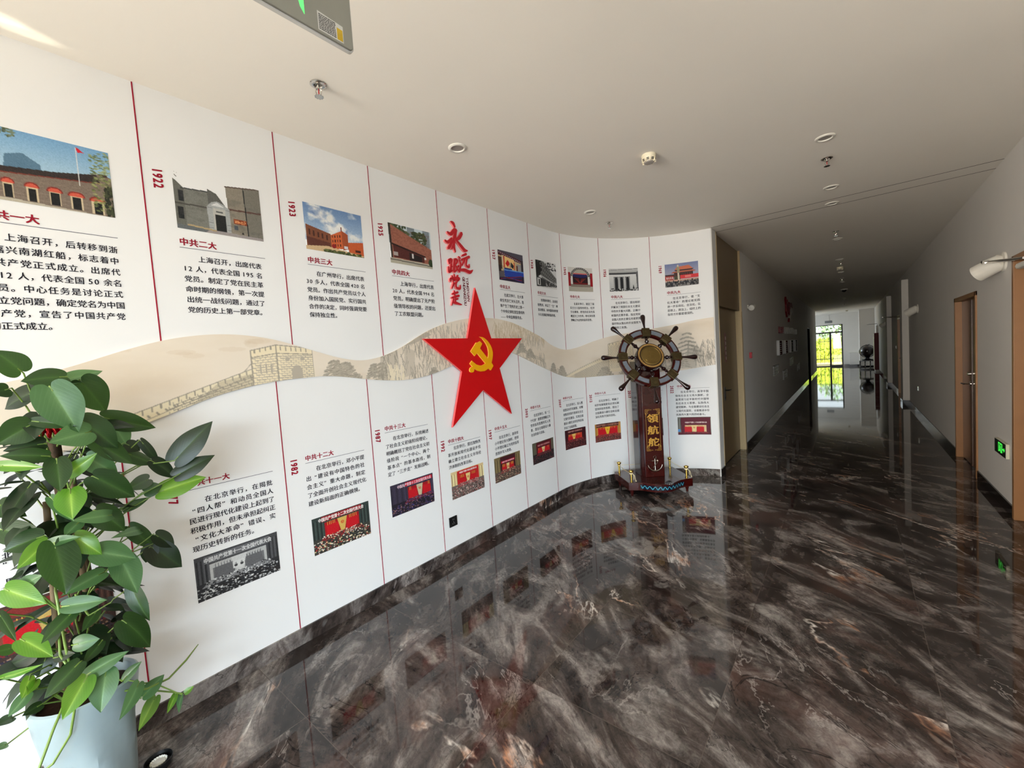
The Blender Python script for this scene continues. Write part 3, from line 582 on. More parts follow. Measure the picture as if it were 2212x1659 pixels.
        for a in range(4):
            for b in range(3): p.rect(.44+a*.043, .60+b*.10-a*.012, .455+a*.043, .66+b*.10-a*.012, (64, 34, 28))
        for a in range(5): p.rect(.06+a*.07, .56+a*.014, .085+a*.07, .68+a*.012, (70, 40, 32))
        p.poly([(0, .92), (.35, .86), (1, .96), (1, 1), (0, 1)], (202, 172, 132)); p.ell(.46, .84, .035, .05, (134, 30, 32)); p.rect(.64, .80, .71, .86, (210, 206, 210)); p.speck(.3, .94, 1, 1.02, 80, .03, .02, [(74, 84, 46), (104, 110, 66), (54, 62, 36)]); p.rect(.84, .84, .94, .9, (74, 34, 26))
    elif y == 1925:
        p.rect(0, 0, 1, .5, (196, 208, 214)); p.rect(.43, .0, .60, .35, (140, 152, 158)); p.rect(.80, 0, .97, .55, (132, 144, 152))
        for k in range(9): p.rect(.43, .03+k*.035, .6, .042+k*.035, (104, 114, 120)); p.rect(.8, .02+k*.05, .97, .03+k*.05, (100, 110, 116))
        p.speck(.0, .0, .45, .22, 60, .03, .03, [(60, 74, 48), (84, 96, 66)]); p.speck(.55, .1, .86, .45, 70, .035, .035, [(52, 66, 42), (74, 86, 56)])
        p.poly([(.04, .03), (.99, .48), (1, .92), (.04, .90)], (156, 98, 80)); p.blend((p.fbm(30, 40, 2, 9)-.4), (112, 66, 54), p.inside(.04, .1, 1, .9)*(p.a[..., 0] < 170)); p.poly([(0, 0), (.05, .02), (.07, .85), (.03, .9)], (60, 50, 44))
        p.poly([(.08, .52), (.8, .70), (.8, .86), (.09, .84)], (82, 40, 36)); p.poly([(.44, .66), (.74, .72), (.74, .86), (.44, .86)], (38, 30, 30)); p.line(.06, .51, .82, .70, .03, (44, 28, 26)); p.rect(.5, .68, .54, .80, (206, 202, 198)); p.rect(.08, .70, .18, .80, (166, 154, 148)); p.rect(.80, .72, .85, .78, (206, 200, 194))
        p.poly([(0, .86), (1, .88), (1, 1), (0, 1)], (176, 170, 152)); p.line(0, .90, 1, .93, .02, (98, 92, 84)); p.ell(.96, .84, .06, .1, (52, 66, 42))
    elif y == 1927:
        p.rect(0, 0, 1, 1, (196, 172, 130)); p.poly([(0, 0), (1, 0), (1, .3), (0, .06)], (76, 72, 84)); p.poly([(0, .02), (.95, .22), (.95, .33), (0, .16)], (72, 22, 34))
        for k in range(14): p.ell(.05+k*.065, .07+k*.0165, .018, .028, (196, 180, 190), .8)
        p.rect(0, .22, .14, .62, (78, 52, 40)); p.rect(.14, .16, .20, .5, (214, 196, 160)); p.poly([(.2, .16), (.62, .24), (.62, .56), (.22, .58)], (238, 196, 128)); p.rect(.2, .18, .25, .56, (196, 60, 34)); p.rect(.6, .32, .64, .58, (206, 80, 40))
        p.poly([(.36, .28), (.45, .38), (.36, .52), (.27, .42)], (190, 20, 28)); p.poly([(.50, .33), (.60, .44), (.58, .56), (.48, .50)], (30, 28, 40)); p.rect(.43, .36, .49, .54, (176, 150, 124)); p.rect(.72, .36, .93, .60, (150, 150, 150)); p.rect(.9, .2, 1, .62, (54, 44, 50)); p.rect(.7, .42, .76, .6, (90, 40, 40))
        p.rect(.22, .56, .52, .64, (40, 54, 116)); p.poly([(.2, .62), (1, .6), (1, .82), (.22, .86)], (36, 66, 160)); p.line(.2, .63, 1, .61, .025, (96, 150, 210)); p.poly([(0, .7), (.2, .66), (.22, .9), (0, .98)], (92, 86, 92)); p.poly([(0, .9), (1, .76), (1, 1), (0, 1)], (40, 30, 52))
        for k in range(5): p.line(.05+k*.1, .95-k*.02, .9, .76+k*.05, .012, [(150, 30, 50), (44, 56, 150), (70, 34, 70)][k % 3])
        p.rect(0, .5, .1, .7, (48, 34, 34))
    elif y == 1928:
        p.a[:] = (206, 206, 204); p.poly([(.2, .0), (.40, .02), (1, .58), (1, .82), (.3, .72), (.22, .5)], (104, 104, 102)); p.poly([(.0, .58), (.3, .66), (1, .84), (1, .95), (0, 1)], (50, 50, 50))
        for a in range(9):
            for b in range(3): p.rect(.28+a*.075, .10+b*.17+a*.055-b*a*.008, .31+a*.075, .2+b*.16+a*.05-b*a*.008, (34, 34, 34))
        p.poly([(0, 0), (.2, .1), (.26, .3), (.22, .5), (.1, .62), (0, .6)], (20, 20, 20)); p.speck(.05, 0, .28, .55, 60, .03, .03, [(16, 16, 16)]); p.speck(.5, .0, 1, .3, 60, .025, .02, [(30, 30, 30), (60, 60, 60)])
        p.line(.22, .56, 1, .82, .022, (190, 190, 188)); p.rect(.05, .66, .20, .92, (196, 196, 194)); p.rect(.11, .70, .17, .9, (28, 28, 28)); p.speck(.45, .74, 1, .96, 90, .008, .03, [(180, 180, 178), (30, 30, 30)]); p.poly([(0, .97), (1, .92), (1, 1), (0, 1)], (210, 208, 204))
    elif y == 1945:
        p.a[:] = (188, 182, 176); p.rect(0, 0, 1, .3, (206, 202, 196)); p.rect(0, .22, .10, .78, (150, 22, 32)); p.rect(.9, .22, 1, .78, (150, 22, 32)); p.ell(.5, .46, .42, .46, (86, 84, 82), half=1); p.ell(.5, .46, .34, .38, (170, 164, 150), half=1)
        for k in range(17): a = PI*k/16; p.ell(.5-.38*math.cos(a), .46-.42*math.sin(a), .014, .02, (176, 172, 168))
        p.rect(.12, .38, .2, .74, (216, 212, 206)); p.rect(.8, .38, .88, .74, (216, 212, 206)); p.rect(.19, .34, .81, .72, (40, 20, 26)); p.ell(.5, .33, .3, .09, (34, 40, 96)); p.rect(.22, .24, .78, .29, (206, 96, 88)); p.rect(.22, .285, .78, .40, (38, 38, 88))
        for k in range(10): p.line(.5, .66, .27+k*.05, .45, .012, (140, 50, 40)) if k not in (4, 5) else None
        p.rect(.2, .64, .8, .7, (110, 24, 28)); p.rect(.1, .70, .9, .80, (118, 108, 98)); p.rect(0, .80, 1, 1, (170, 164, 150)); p.line(.1, .75, .9, .75, .01, (150, 140, 128))
    elif y == 1956:
        p.a[:] = (176, 176, 174); p.grad(0, .2, (206, 206, 204), (160, 160, 158)); p.line(0, .08, 1, .04, .014, (96, 96, 96)); p.rect(0, .2, 1, .27, (62, 62, 64)); p.grad(.27, 1, (210, 210, 208), (178, 178, 176)); p.poly([(.93, .2), (1, .14), (1, 1), (.95, 1)], (92, 92, 94))
        for x in (.25, .44, .64): p.rect(x-.085, .36, x+.085, .98, (150, 150, 148)); p.rect(x-.05, .47, x+.055, .96, (38, 38, 40)); p.ell(x, .48, .052, .1, (38, 38, 40), half=1); p.rect(x-.085, .37, x+.085, .40, (70, 70, 72))
        p.speck(0, .88, 1, 1, 90, .025, .025, [(30, 30, 30), (70, 70, 70), (200, 200, 198)]); p.poly([(.8, .92), (.83, .72), (.87, .92)], (40, 40, 42))
    elif y == 1969:
        p.grad(0, .7, (112, 122, 160), (178, 174, 184)); p.poly([(.36, .16), (.72, .12), (.86, .30), (.30, .28)], (196, 108, 78)); p.poly([(.28, .28), (.88, .28), (.80, .34), (.34, .34)], (52, 44, 48)); p.poly([(.26, .34), (.84, .33), (.94, .40), (.18, .42)], (176, 96, 72)); p.rect(.28, .40, .84, .54, (52, 40, 40))
        for k in range(9): p.rect(.3+k*.06, .42, .315+k*.06, .54, (120, 60, 48))
        p.rect(.0, .46, .3, .58, (70, 46, 44)); p.rect(0, .52, .26, .72, (160, 52, 48)); p.rect(.46, .52, 1, .68, (206, 54, 58)); p.rect(.6, .55, .78, .64, (216, 120, 112))
        for k in range(4): p.rect(.05+k*.055, .56, .075+k*.055, .66, (226, 214, 204))
        p.rect(.28, .54, .46, .70, (74, 70, 48)); p.rect(0, .70, 1, .80, (190, 150, 130)); p.rect(0, .76, 1, 1, (128, 124, 122)); p.line(.40, .10, .42, .95, .05, (206, 190, 170)); p.poly([(.36, .15), (.44, .15), (.45, .42), (.37, .42)], (150, 140, 110)); p.speck(0, .76, 1, .96, 170, .014, .04, [(26, 26, 30), (44, 44, 50), (70, 66, 66)])
    elif y in (1977, 1973):
        hall(p, y, (66, 66, 68) if y == 1977 else (70, 48, 42), (104, 104, 106) if y == 1977 else (120, 40, 36), .05, .2, (196, 196, 194) if y == 1977 else (190, 160, 90), (176, 176, 174) if y == 1977 else (120, 60, 46), (44, 44, 46) if y == 1977 else (60, 44, 40), [(206, 206, 204), (150, 150, 150), (30, 30, 30)] if y == 1977 else [(150, 120, 96), (60, 44, 40), (40, 40, 60)], x0=.16, x1=.84, top=.24, bot=.6, flat=(96, 96, 98) if y == 1977 else None)
        if y == 1977:
            p.rect(.42, .36, .56, .52, (206, 206, 204))
            for x in (.455, .525): p.ell(x, .46, .02, .035, (60, 60, 62)); p.ell(x, .415, .012, .022, (150, 150, 150))
    elif y == 1982: hall(p, y, (52, 62, 58), (150, 24, 32), .03, .17, (206, 170, 88), (160, 24, 30), (60, 60, 54), [(216, 196, 150), (236, 226, 210), (170, 40, 40), (40, 40, 36)], x0=.2, x1=.8, top=.2, bot=.58)
    elif y == 1987: hall(p, y, (56, 50, 66), (196, 24, 44), .05, .17, (196, 186, 150), (150, 24, 30), (34, 30, 40), [(90, 70, 90), (40, 36, 50), (150, 110, 110), (60, 60, 120)], cx=.66, x0=.38, x1=.92, top=.22, bot=.6)
    elif y == 1992: hall(p, y, (216, 190, 140), (190, 24, 34), .03, .16, (226, 200, 130), (176, 28, 30), (110, 96, 90), [(210, 190, 180), (150, 60, 60), (60, 50, 50), (190, 150, 140)], cx=.5, x0=.26, x1=.76, top=.2, bot=.5, curtains=(190, 40, 40))
    elif y == 1997: hall(p, y, (120, 104, 70), (176, 24, 44), .20, .30, (226, 196, 130), (170, 30, 30), (100, 84, 74), [(196, 170, 140), (60, 50, 46), (150, 90, 80)], x0=.3, x1=.72, top=.34, bot=.58, curtains=(70, 28, 34))
    elif y == 2002: hall(p, y, (92, 88, 70), (110, 26, 34), .12, .24, (226, 200, 140), (176, 30, 32), (40, 32, 34), [(96, 70, 72), (50, 40, 44), (130, 60, 62)], x0=.26, x1=.80, top=.30, bot=.54, curtains=(84, 22, 30))
    elif y == 2007: hall(p, y, (60, 20, 26), (70, 18, 26), .06, .17, (226, 186, 100), (196, 60, 40), (70, 26, 30), [(150, 90, 86), (50, 26, 30), (110, 50, 50)], cx=.45, x0=.18, x1=.82, top=.26, bot=.54, curtains=(64, 20, 28))
    elif y == 2012: hall(p, y, (180, 132, 60), (64, 20, 28), .0, .20, (226, 180, 50), (190, 34, 40), (110, 62, 56), [(150, 96, 84), (90, 50, 46), (160, 60, 60)], x0=.12, x1=.88, top=.22, bot=.62)
    elif y == 2017: hall(p, y, (84, 76, 66), (80, 24, 30), .08, .2, (226, 196, 130), (170, 34, 36), (60, 36, 36), [(120, 90, 86), (50, 30, 32)], x0=.25, x1=.78, top=.28, bot=.58, curtains=(90, 26, 32))
    elif y == 2022:
        hall(p, y, (110, 108, 100), (92, 24, 40), .22, .40, (226, 200, 140), (216, 186, 140), (100, 44, 52), [(110, 56, 60), (80, 34, 42)], x0=.22, x1=.86, top=.46, bot=.84, curtains=(92, 24, 40)); p.rect(.0, .68, .08, .82, (90, 150, 210)); p.rect(.1, .04, .97, .44, (92, 24, 40)); p.rect(.93, .04, .98, .95, (92, 24, 40)); p.rect(.11, .04, .18, .95, (92, 24, 40)); p.rect(.0, .92, 1, 1, (84, 30, 40))
    p.grain(5); return p
BANNER = {1977: (.10, .125, '中国共产党第十一次全国代表大会', .82, (214, 214, 212)), 1982: (.10, .10, '中国共产党第十二次全国代表大会', .80, (240, 232, 226)), 1987: (.15, .11, '中国共产党第十三次全国代表大会', .80, (232, 200, 210)), 1992: (.24, .095, '中国共产党第十四次全国代表大会', .54, (240, 226, 220)), 1997: (.28, .25, '中国共产党第十五次全国代表大会', .46, (240, 200, 210)), 2002: (.24, .18, '中国共产党第十六次全国代表大会', .56, (206, 150, 150)), 2007: (.16, .115, '中国共产党第十七次全国代表大会', .68, (196, 140, 130)), 2012: (.03, .10, '中国共产党第十八次全国代表大会', .94, (176, 120, 100)), 2017: (.24, .14, '中国共产党第十九次全国代表大会', .55, (206, 160, 150)), 2022: (.22, .31, '中国共产党第二十次全国代表大会', .66, (226, 196, 190))}
LOOKS = {1921: 'photo of a long brick house with red arched doors and a flag', 1922: 'photo of a grey stone gateway between old walls', 1923: 'photo of orange brick houses under a cloudy blue sky', 1925: 'photo of a low reddish brick museum front', 1927: 'photo of a room with red flag and blue benches', 1928: 'black and white photo of a tall building at a slant', 1945: 'photo of a round stage arch with red side curtains', 1956: 'black and white photo of three tall arched doorways', 1969: 'photo of a red gate tower with tiled roofs',
 1977: 'black and white photo of a crowded hall', 1982: 'wide crowded hall photo under a dark red banner', 1987: 'dim purple hall photo with one slanted red banner', 1992: 'bright cream hall photo with a red banner', 1997: 'brown and gold hall photo with a small pink red banner', 2002: 'small dark hall photo between lit side walls', 2007: 'dark maroon hall photo with rows of desks', 2012: 'hall photo with a broad yellow centre panel', 2017: 'photo mostly hidden by the helm pillar', 2022: 'maroon curtained stage photo close to the wall corner', 1973: 'dark hall photo hidden behind the pothos'}
M_PHOTO = vcol_mat('printed_photo')
for (yr, head, lines, ph, rule, yz, para) in PANELS:
    s0 = ph[0]; zb = min(ph[3], para[3])
    t = thing('timeline_panel', 'printed %d panel: %s' % (yr, LOOKS[yr]), 'wall panel', wp(s0, zb), group='printed panels above the landscape ribbon' if ph[2] > 2 else 'printed panels below the landscape ribbon')
    if yr != 1973: t['label'] = 'panel marked %d, %s' % (yr, LOOKS[yr])
    else: t['label'] = 'panel half hidden behind the pothos plant, its photo dark'
    p = picture(yr); S, Z = np.meshgrid(np.linspace(ph[0], ph[1], p.w), np.linspace(ph[2], ph[3], p.h))
    keep = None
    if yr == 1922: keep = p.a.min(-1) < 215
    pho = ink_mesh('photograph', S, Z, .0012, p.a, M_PHOTO, t, keep=keep)
    if yr in BANNER:
        u0, v0, txt, wu, c = BANNER[yr]; W_ = ph[1]-ph[0]; H_ = ph[2]-ph[3]
        size = W_*wu/15; mb = MB(); put_text(mb, txt, .03, lambda a, b: wp(ph[0]+u0*W_+a, ph[2]-v0*H_+b*1.25, .0017), size)
        obj('banner_lettering', mb, fix=False, mats=mat('banner_ink_%d' % yr, c, .6), parent=pho, world=True)
    if rule:
        obj('rule_line', strip(rule[0], rule[1], rule[2]-.0012, rule[2]+.0012, .0012), M_RULE, t, world=True)
        mb = MB(); hs = .0405 if len(head) == 4 else .037
        if yr > 2006: hs = .034
        put_text(mb, head, .035, lambda a, b: wp(rule[0]+a, rule[2]+.031+b, .0012), hs, 1.03); obj('heading_lettering', mb, fix=False, mats=M_RED, parent=t, world=True)
    if yz and yr != 1921:
        mb = MB(); L_ = .108 if yr < 1970 else .112; sy = yz if yr != 1977 else 1.158
        ys = ph[0]-.058 if yr not in (1992, 1997, 2002, 2007, 1977, 1982) else {1992: 2.340, 1997: 2.943, 2002: 3.542, 2007: 4.206, 1977: .527, 1982: 1.129}[yr]
        ys = {1922: .612, 1923: 1.266, 1925: 1.902, 1927: 3.18, 1928: 3.818, 1945: 4.453, 1956: 5.089, 1969: 5.835, 1987: 1.73, 2012: 4.764, 2017: 5.347, 2022: 5.91}.get(yr, ys)
        slant = .16 if yr < 1950 else 0
        put_text(mb, str(yr), .04, lambda a, b: wp(ys+b*1.22, sy-.002-a+slant*b, .0012), .045, 1.0, .94); obj('year_number', mb, fix=False, mats=M_RED, parent=t, world=True)
    mb = MB(); Lx, Rx, zf, zl = para; n = len(lines); pitch_z = (zf-zl)/(n-1)
    units = max(sum(adv(c) for c in l) for l in lines); size = (Rx-Lx)/units
    for i, l in enumerate(lines):
        u = sum(adv(c) for c in l); k = units/u if u and i < n-1 and .86 < u/units else 1.0
        put_text(mb, l, .022, lambda a, b: wp(Lx+a, zf-i*pitch_z+b*(1.0 if size > .034 else 1.06), .0012), size*.985, k)
    obj('paragraph_text', mb, fix=False, mats=M_INK, parent=t, world=True)
# thin dividing lines
RT = [(-1., 1.55), (-.5, 1.62), (.02, 1.718), (.206, 1.769), (.397, 1.844), (.549, 1.893), (.677, 1.917), (.794, 1.927), (.937, 1.921), (1.093, 1.894), (1.227, 1.849), (1.44, 1.78), (1.559, 1.751), (1.655, 1.743), (1.757, 1.753), (1.867, 1.781), (2.009, 1.835), (2.176, 1.923), (2.313, 1.981), (2.483, 2.033), (2.699, 2.076), (2.899, 2.093), (3.132, 2.095), (3.364, 2.068), (3.635, 1.995), (3.91, 1.908), (4.055, 1.829), (4.286, 1.767), (4.395, 1.755), (4.604, 1.781), (4.894, 1.858), (5.142, 1.907), (5.6, 1.955), (6.001, 1.998), (6.23, 2.035), (6.448, 2.049)]
RB = [(-1., 1.30), (-.3, 1.33), (.2, 1.41), (.487, 1.498), (.603, 1.538), (.736, 1.588), (.953, 1.634), (1.103, 1.648), (1.283, 1.656), (1.372, 1.656), (1.503, 1.642), (1.672, 1.61), (1.848, 1.587), (2.019, 1.577), (2.207, 1.592), (2.344, 1.619), (2.6, 1.69), (2.95, 1.78), (3.2, 1.79), (3.413, 1.74), (3.797, 1.606), (4.139, 1.493), (4.343, 1.432), (4.573, 1.402), (4.862, 1.397), (5.262, 1.396), (5.8, 1.392), (6.052, 1.396), (6.219, 1.418), (6.44, 1.45)]
def smooth_fn(pts):
    xs = np.array([p[0] for p in pts]); ys = np.array([p[1] for p in pts]); g = np.linspace(xs[0], xs[-1], 1500); y = np.interp(g, xs, ys); k = np.hanning(61); k /= k.sum()
    yp = np.pad(y, 30, mode='edge'); ysm = np.convolve(yp, k, 'valid'); return lambda s: np.interp(s, g, ysm)
rt, rb = smooth_fn(RT), smooth_fn(RB)
DT = [(.549, 1921, 1922), (1.188, 1922, 1923), (1.834, 1923, 1925), (2.479, 1925, None), (3.123, None, 1927), (3.77, 1927, 1928), (4.39, 1928, 1945), (5.011, 1945, 1956), (5.711, 1956, 1969)]
for s, a, b in DT:
    lab = 'thin dark red vertical line between the %s and %s panels' % (a or 'raised red lettering', b or 'raised red lettering') if a and b else ('thin red upright line between the %d panel and the raised brush lettering' % (a or b))
    tag(obj('divider_line', strip(s-.0028, s+.0028, float(rt(s))-.006, ZC-.001, .0012), M_RED), lab+', above the ribbon' if a and b else lab, 'line', 'red dividing lines on the display wall')
DB = [(.353, 1973, 1977), (1.07, 1977, 1982), (1.677, 1982, 1987), (2.278, 1987, 1992), (2.889, 1992, 1997), (3.459, 1997, 2002), (4.06, 2002, 2007), (4.697, 2007, 2012), (5.29, 2012, 2017), (5.842, 2017, 2022)]
for s, a, b in DB:
    z1 = float(rb(s))+.006
    lab = 'thin dark red vertical line between the %d and %d panels, below the ribbon' % (a, b) if a != 1973 else 'thin dark red vertical line behind the pothos, before the 1977 panel'
    tag(obj('divider_line', strip(s-.0028, s+.0028, .099, z1, .0012), M_RED), lab, 'line', 'red dividing lines on the display wall')
# ------------------------------------------------------------------ the landscape ribbon
SA, SB, ZA, ZB = -1.0, SEND-.002, 1.28, 2.12; WS, HS = SB-SA, ZB-ZA
P_ = Pic(2400, 270, (225, 212, 194))
def U(s): return (s-SA)/WS
def Vv(z): return (ZB-z)/HS
n1 = P_.fbm(14, 5, 5, 4); n2 = P_.fbm(40, 9, 4, 8)
P_.blend((n1-.44)*1.2, (212, 194, 168)); P_.blend((n2-.5)*.5, (236, 226, 210))
TAU = (176, 166, 150); DK = (152, 144, 130)
def ln(s0, z0, s1, z1, w=.006, c=TAU, op=1.): P_.line(U(s0), Vv(z0), U(s1), Vv(z1), w/WS, c, op)
def pg(pts, c, op=1.): P_.poly([(U(s), Vv(z)) for s, z in pts], c, op)
rg = random.Random(11)
for _ in range(26):                                                    # clouds on the upper edge
    s = rg.uniform(-.6, 1.0); z = 1.86-abs(s-.75)*.14+rg.uniform(-.06, .06); P_.ell(U(s), Vv(z), rg.uniform(.02, .07)/WS, rg.uniform(.008, .02)/HS, (204, 182, 154), .22)
def masonry(s0, s1, zf, zt, rows, c=TAU, step=.03):
    for r in range(rows):
        for k in range(int((s1-s0)/step)+1):
            a = s0+k*step+(r % 2)*step*.5
            if a > s1: continue
            b = min(a+step*.82, s1); f = (r+.5)/rows; za = zf(a)+(zt(a)-zf(a))*f; zb_ = zf(b)+(zt(b)-zf(b))*f
            ln(a, za, b, zb_, .0045, c); ln(a, za, a, za+(zt(a)-zf(a))/rows, .004, c)
def tree_ink(s, z, w, h, c=TAU, n=150):
    ln(s, z-h*.1, s+w*.05, z+h*.5, .012, c)
    for _ in range(int(n*2.6)):
        t = rg.random(); lay_ = int(t*6)/6; ww = w*(1-lay_*.85)*rg.uniform(-.5, .5); zz = z+h*(.08+lay_*.88)-abs(ww)*.32+rg.uniform(-.008, .006); l = rg.uniform(.008, .022)
        ln(s+ww-l/2, zz-.003, s+ww+l/2, zz+rg.uniform(-.004, .006), rg.uniform(.003, .007), c if rg.random() > .35 else DK, .85)
def rocks(s0, s1, z0, z1, n, c=TAU, steep=2.5, op=.8):
    for _ in range(n):
        s = rg.uniform(s0, s1); z = rg.uniform(z0, z1); l = rg.uniform(.03, .10); a = rg.choice((-1, 1))*rg.uniform(.6, 1.4); pts = [(s, z)]
        for k in range(4): pts.append((pts[-1][0]+l*.25*math.cos(a*steep*.5)*(1 if a > 0 else -1)*.6, pts[-1][1]-l*.25*abs(math.sin(a*steep*.5))-.004)); a += rg.uniform(-.3, .3)
        for q, r in zip(pts, pts[1:]): ln(*q, *r, rg.uniform(.004, .009), c, op)
lo = lambda s: 1.475+(s-.45)*.30; hi = lambda s: lo(s)+.075+(s-.4)*.05
pg([(.40, lo(.4)), (.95, lo(.95)), (.95, hi(.95)), (.40, hi(.40))], (224, 212, 182)); pg([(.60, 1.52), (.95, 1.60), (.95, 1.70), (.78, 1.665)], (196, 184, 158))
masonry(.55, .95, lambda s: rb(s)-.01, lambda s: lo(s)+.055+(s-.4)*.02, 4, DK, .035)
for k in range(16):
    s = .41+k*.036; ln(s, hi(s)-.002, s, hi(s)-.022, .007, DK); ln(s+.018, hi(s)-.03, s+.024, hi(s)-.038, .009, DK)
ln(.40, hi(.40), .95, hi(.95), .004, DK); ln(.40, lo(.4)+.02, .95, lo(.95)+.07, .003, DK); ln(.90, hi(.9), .95, hi(.95)+.035, .004, DK)
pg([(.945, 1.60), (.945, 1.832), (1.085, 1.862), (1.30, 1.832), (1.305, 1.64), (1.085, 1.62)], (228, 214, 182)); masonry(.95, 1.08, lambda s: 1.61, lambda s: 1.79+(s-.95)*.1, 13, TAU, .028); masonry(1.09, 1.30, lambda s: 1.63, lambda s: 1.80, 13, TAU, .03)
for a, b, c_, d_ in ((.945, 1.60, .945, 1.832), (1.085, 1.62, 1.085, 1.862), (1.30, 1.64, 1.30, 1.832), (.945, 1.832, 1.085, 1.862), (1.085, 1.862, 1.30, 1.838), (.945, 1.79, 1.085, 1.812), (1.085, 1.812, 1.30, 1.80)): ln(a, b, c_, d_, .005, DK)
for k in range(4): ln(.965+k*.03, 1.834+k*.006, .965+k*.03, 1.818+k*.006, .007, DK)
for k in range(6): ln(1.11+k*.03, 1.85-k*.003, 1.11+k*.03, 1.832-k*.003, .007, DK)
for s in (.99, 1.02, 1.05): ln(s, 1.70, s, 1.745, .010, TAU)
for s in (1.145, 1.235): P_.ell(U(s), Vv(1.775), .013/WS, .014/HS, TAU)
pg([(1.165, 1.64), (1.165, 1.71), (1.185, 1.735), (1.21, 1.735), (1.23, 1.71), (1.23, 1.64)], TAU)
tree_ink(1.44, 1.63, .22, .15, n=220); tree_ink(1.52, 1.63, .24, .13, n=220); tree_ink(1.60, 1.60, .14, .06, n=70); pg([(1.36, 1.62), (1.55, 1.62), (1.62, 1.60), (1.40, 1.65)], TAU, .7)
tree_ink(1.735, 1.63, .13, .10, n=120); tree_ink(1.80, 1.58, .2, .17, n=160)
pg([(1.78, 1.56), (1.80, 1.77), (1.95, 1.83), (1.96, 1.7), (1.88, 1.58)], TAU, .55); rocks(1.78, 2.28, 1.58, 1.95, 150, DK, op=.6); rocks(1.85, 2.0, 1.6, 1.72, 60, (232, 218, 190)); pg([(2.0, 1.84), (2.10, 1.90), (2.24, 1.96), (2.3, 1.93), (2.12, 1.86)], TAU, .8); pg([(2.0, 1.60), (2.1, 1.62), (2.12, 1.80), (2.02, 1.84)], TAU, .45); tree_ink(2.30, 1.60, .16, .07, n=80)
rocks(2.25, 2.9, 1.85, 2.06, 140, TAU, op=.7); rocks(2.25, 2.5, 1.64, 1.85, 50, TAU); rocks(3.1, 3.95, 1.90, 2.08, 260, (196, 178, 148), op=.7); rocks(3.3, 3.9, 1.85, 1.95, 80, TAU, op=.5)
tree_ink(3.52, 1.76, .22, .10, n=160); tree_ink(3.66, 1.70, .2, .10, n=140); rocks(3.4, 3.95, 1.56, 1.74, 130, TAU); masonry(3.70, 3.92, lambda s: 1.70-(s-3.7)*.35, lambda s: 1.73-(s-3.7)*.3, 2, DK, .03)
tree_ink(4.10, 1.50, .18, .13, n=150); tree_ink(4.27, 1.46, .22, .13, n=170); rocks(4.0, 4.35, 1.42, 1.56, 70, TAU)
lo2 = lambda s: 1.405+(s-4.33)*.28
pg([(4.36, 1.38), (5.1, 1.38), (5.1, 1.68), (4.33, 1.43)], (196, 182, 156), .7); pg([(4.33, lo2(4.33)), (5.08, lo2(5.08)), (5.08, lo2(5.08)+.05), (4.33, lo2(4.33)+.03)], (226, 212, 184)); masonry(4.5, 5.1, lambda s: 1.38, lambda s: lo2(s), 9, TAU, .03)
for k in range(24): s = 4.34+k*.031; ln(s, lo2(s)+.048, s, lo2(s)+.03, .007, TAU)
ln(4.33, lo2(4.33)+.032, 5.08, lo2(5.08)+.052, .004, TAU)
pg([(5.07, 1.44), (5.07, 1.80), (5.22, 1.83), (5.42, 1.82), (5.42, 1.44)], (224, 210, 182)); masonry(5.08, 5.40, lambda s: 1.48, lambda s: 1.78, 16, TAU, .03)
for a, b, c_, d_ in ((5.07, 1.44, 5.07, 1.80), (5.07, 1.80, 5.22, 1.83), (5.22, 1.83, 5.42, 1.82), (5.22, 1.5, 5.22, 1.83), (5.42, 1.44, 5.42, 1.82)): ln(a, b, c_, d_, .005, DK)
for k in range(6): ln(5.09+k*.05, 1.81, 5.09+k*.05, 1.79, .008, DK)
tree_ink(5.0, 1.40, .35, .14, n=200); tree_ink(5.55, 1.48, .3, .2, n=160); tree_ink(5.30, 1.39, .3, .1, n=120)
tree_ink(6.12, 1.60, .36, .34, n=360); tree_ink(6.02, 1.46, .3, .2, n=180); pg([(6.02, 1.42), (6.22, 1.42), (6.24, 1.7), (6.12, 1.66)], TAU, .5); rocks(6.2, 6.44, 1.45, 1.78, 130, DK, op=.6); rocks(5.75, 6.05, 1.42, 1.66, 70, TAU)
ncol, nrow = 2300, 116; ss = np.linspace(SA, SB, ncol); ztop, zbot = rt(ss), rb(ss)
S_ = np.tile(ss, (nrow, 1)); tt = np.linspace(0, 1, nrow)[:, None]; Z_ = ztop[None]*(1-tt)+zbot[None]*tt
xi = np.clip((S_-SA)/WS*P_.w-.5, 0, P_.w-1.001); yi = np.clip((ZB-Z_)/HS*P_.h-.5, 0, P_.h-1.001); i0, j0 = xi.astype(int), yi.astype(int); fu, fv = (xi-i0)[..., None], (yi-j0)[..., None]
rgb = (P_.a[j0, i0]*(1-fu)+P_.a[j0, i0+1]*fu)*(1-fv)+(P_.a[j0+1, i0]*(1-fu)+P_.a[j0+1, i0+1]*fu)*fv
rib = thing('landscape_ribbon', 'long wavy cream ribbon picturing a brick wall on hills, across the display wall', 'wall picture', wp(1.2, 1.66))
ink_mesh('picture_face', S_, Z_, .011, rgb, vcol_mat('printed_ribbon'), rib)
ed = MB()
for k, e in ((0, ztop), (1, zbot)):
    o = len(ed.v)
    for s, z in zip(ss[::4], e[::4]): ed.v += [wp(s, z, .0), wp(s, z, .011)]
    m_ = len(ss[::4]); ed.f += [(o+2*i, o+2*i+1, o+2*i+3, o+2*i+2) for i in range(m_-1)]
ed.mi = [0]*len(ed.f)
obj('added_rim', ed, mat('cream_added_rim', (214, 200, 178), .6), rib, world=True)  # rim added to lift the flat print so that it casts a shadow
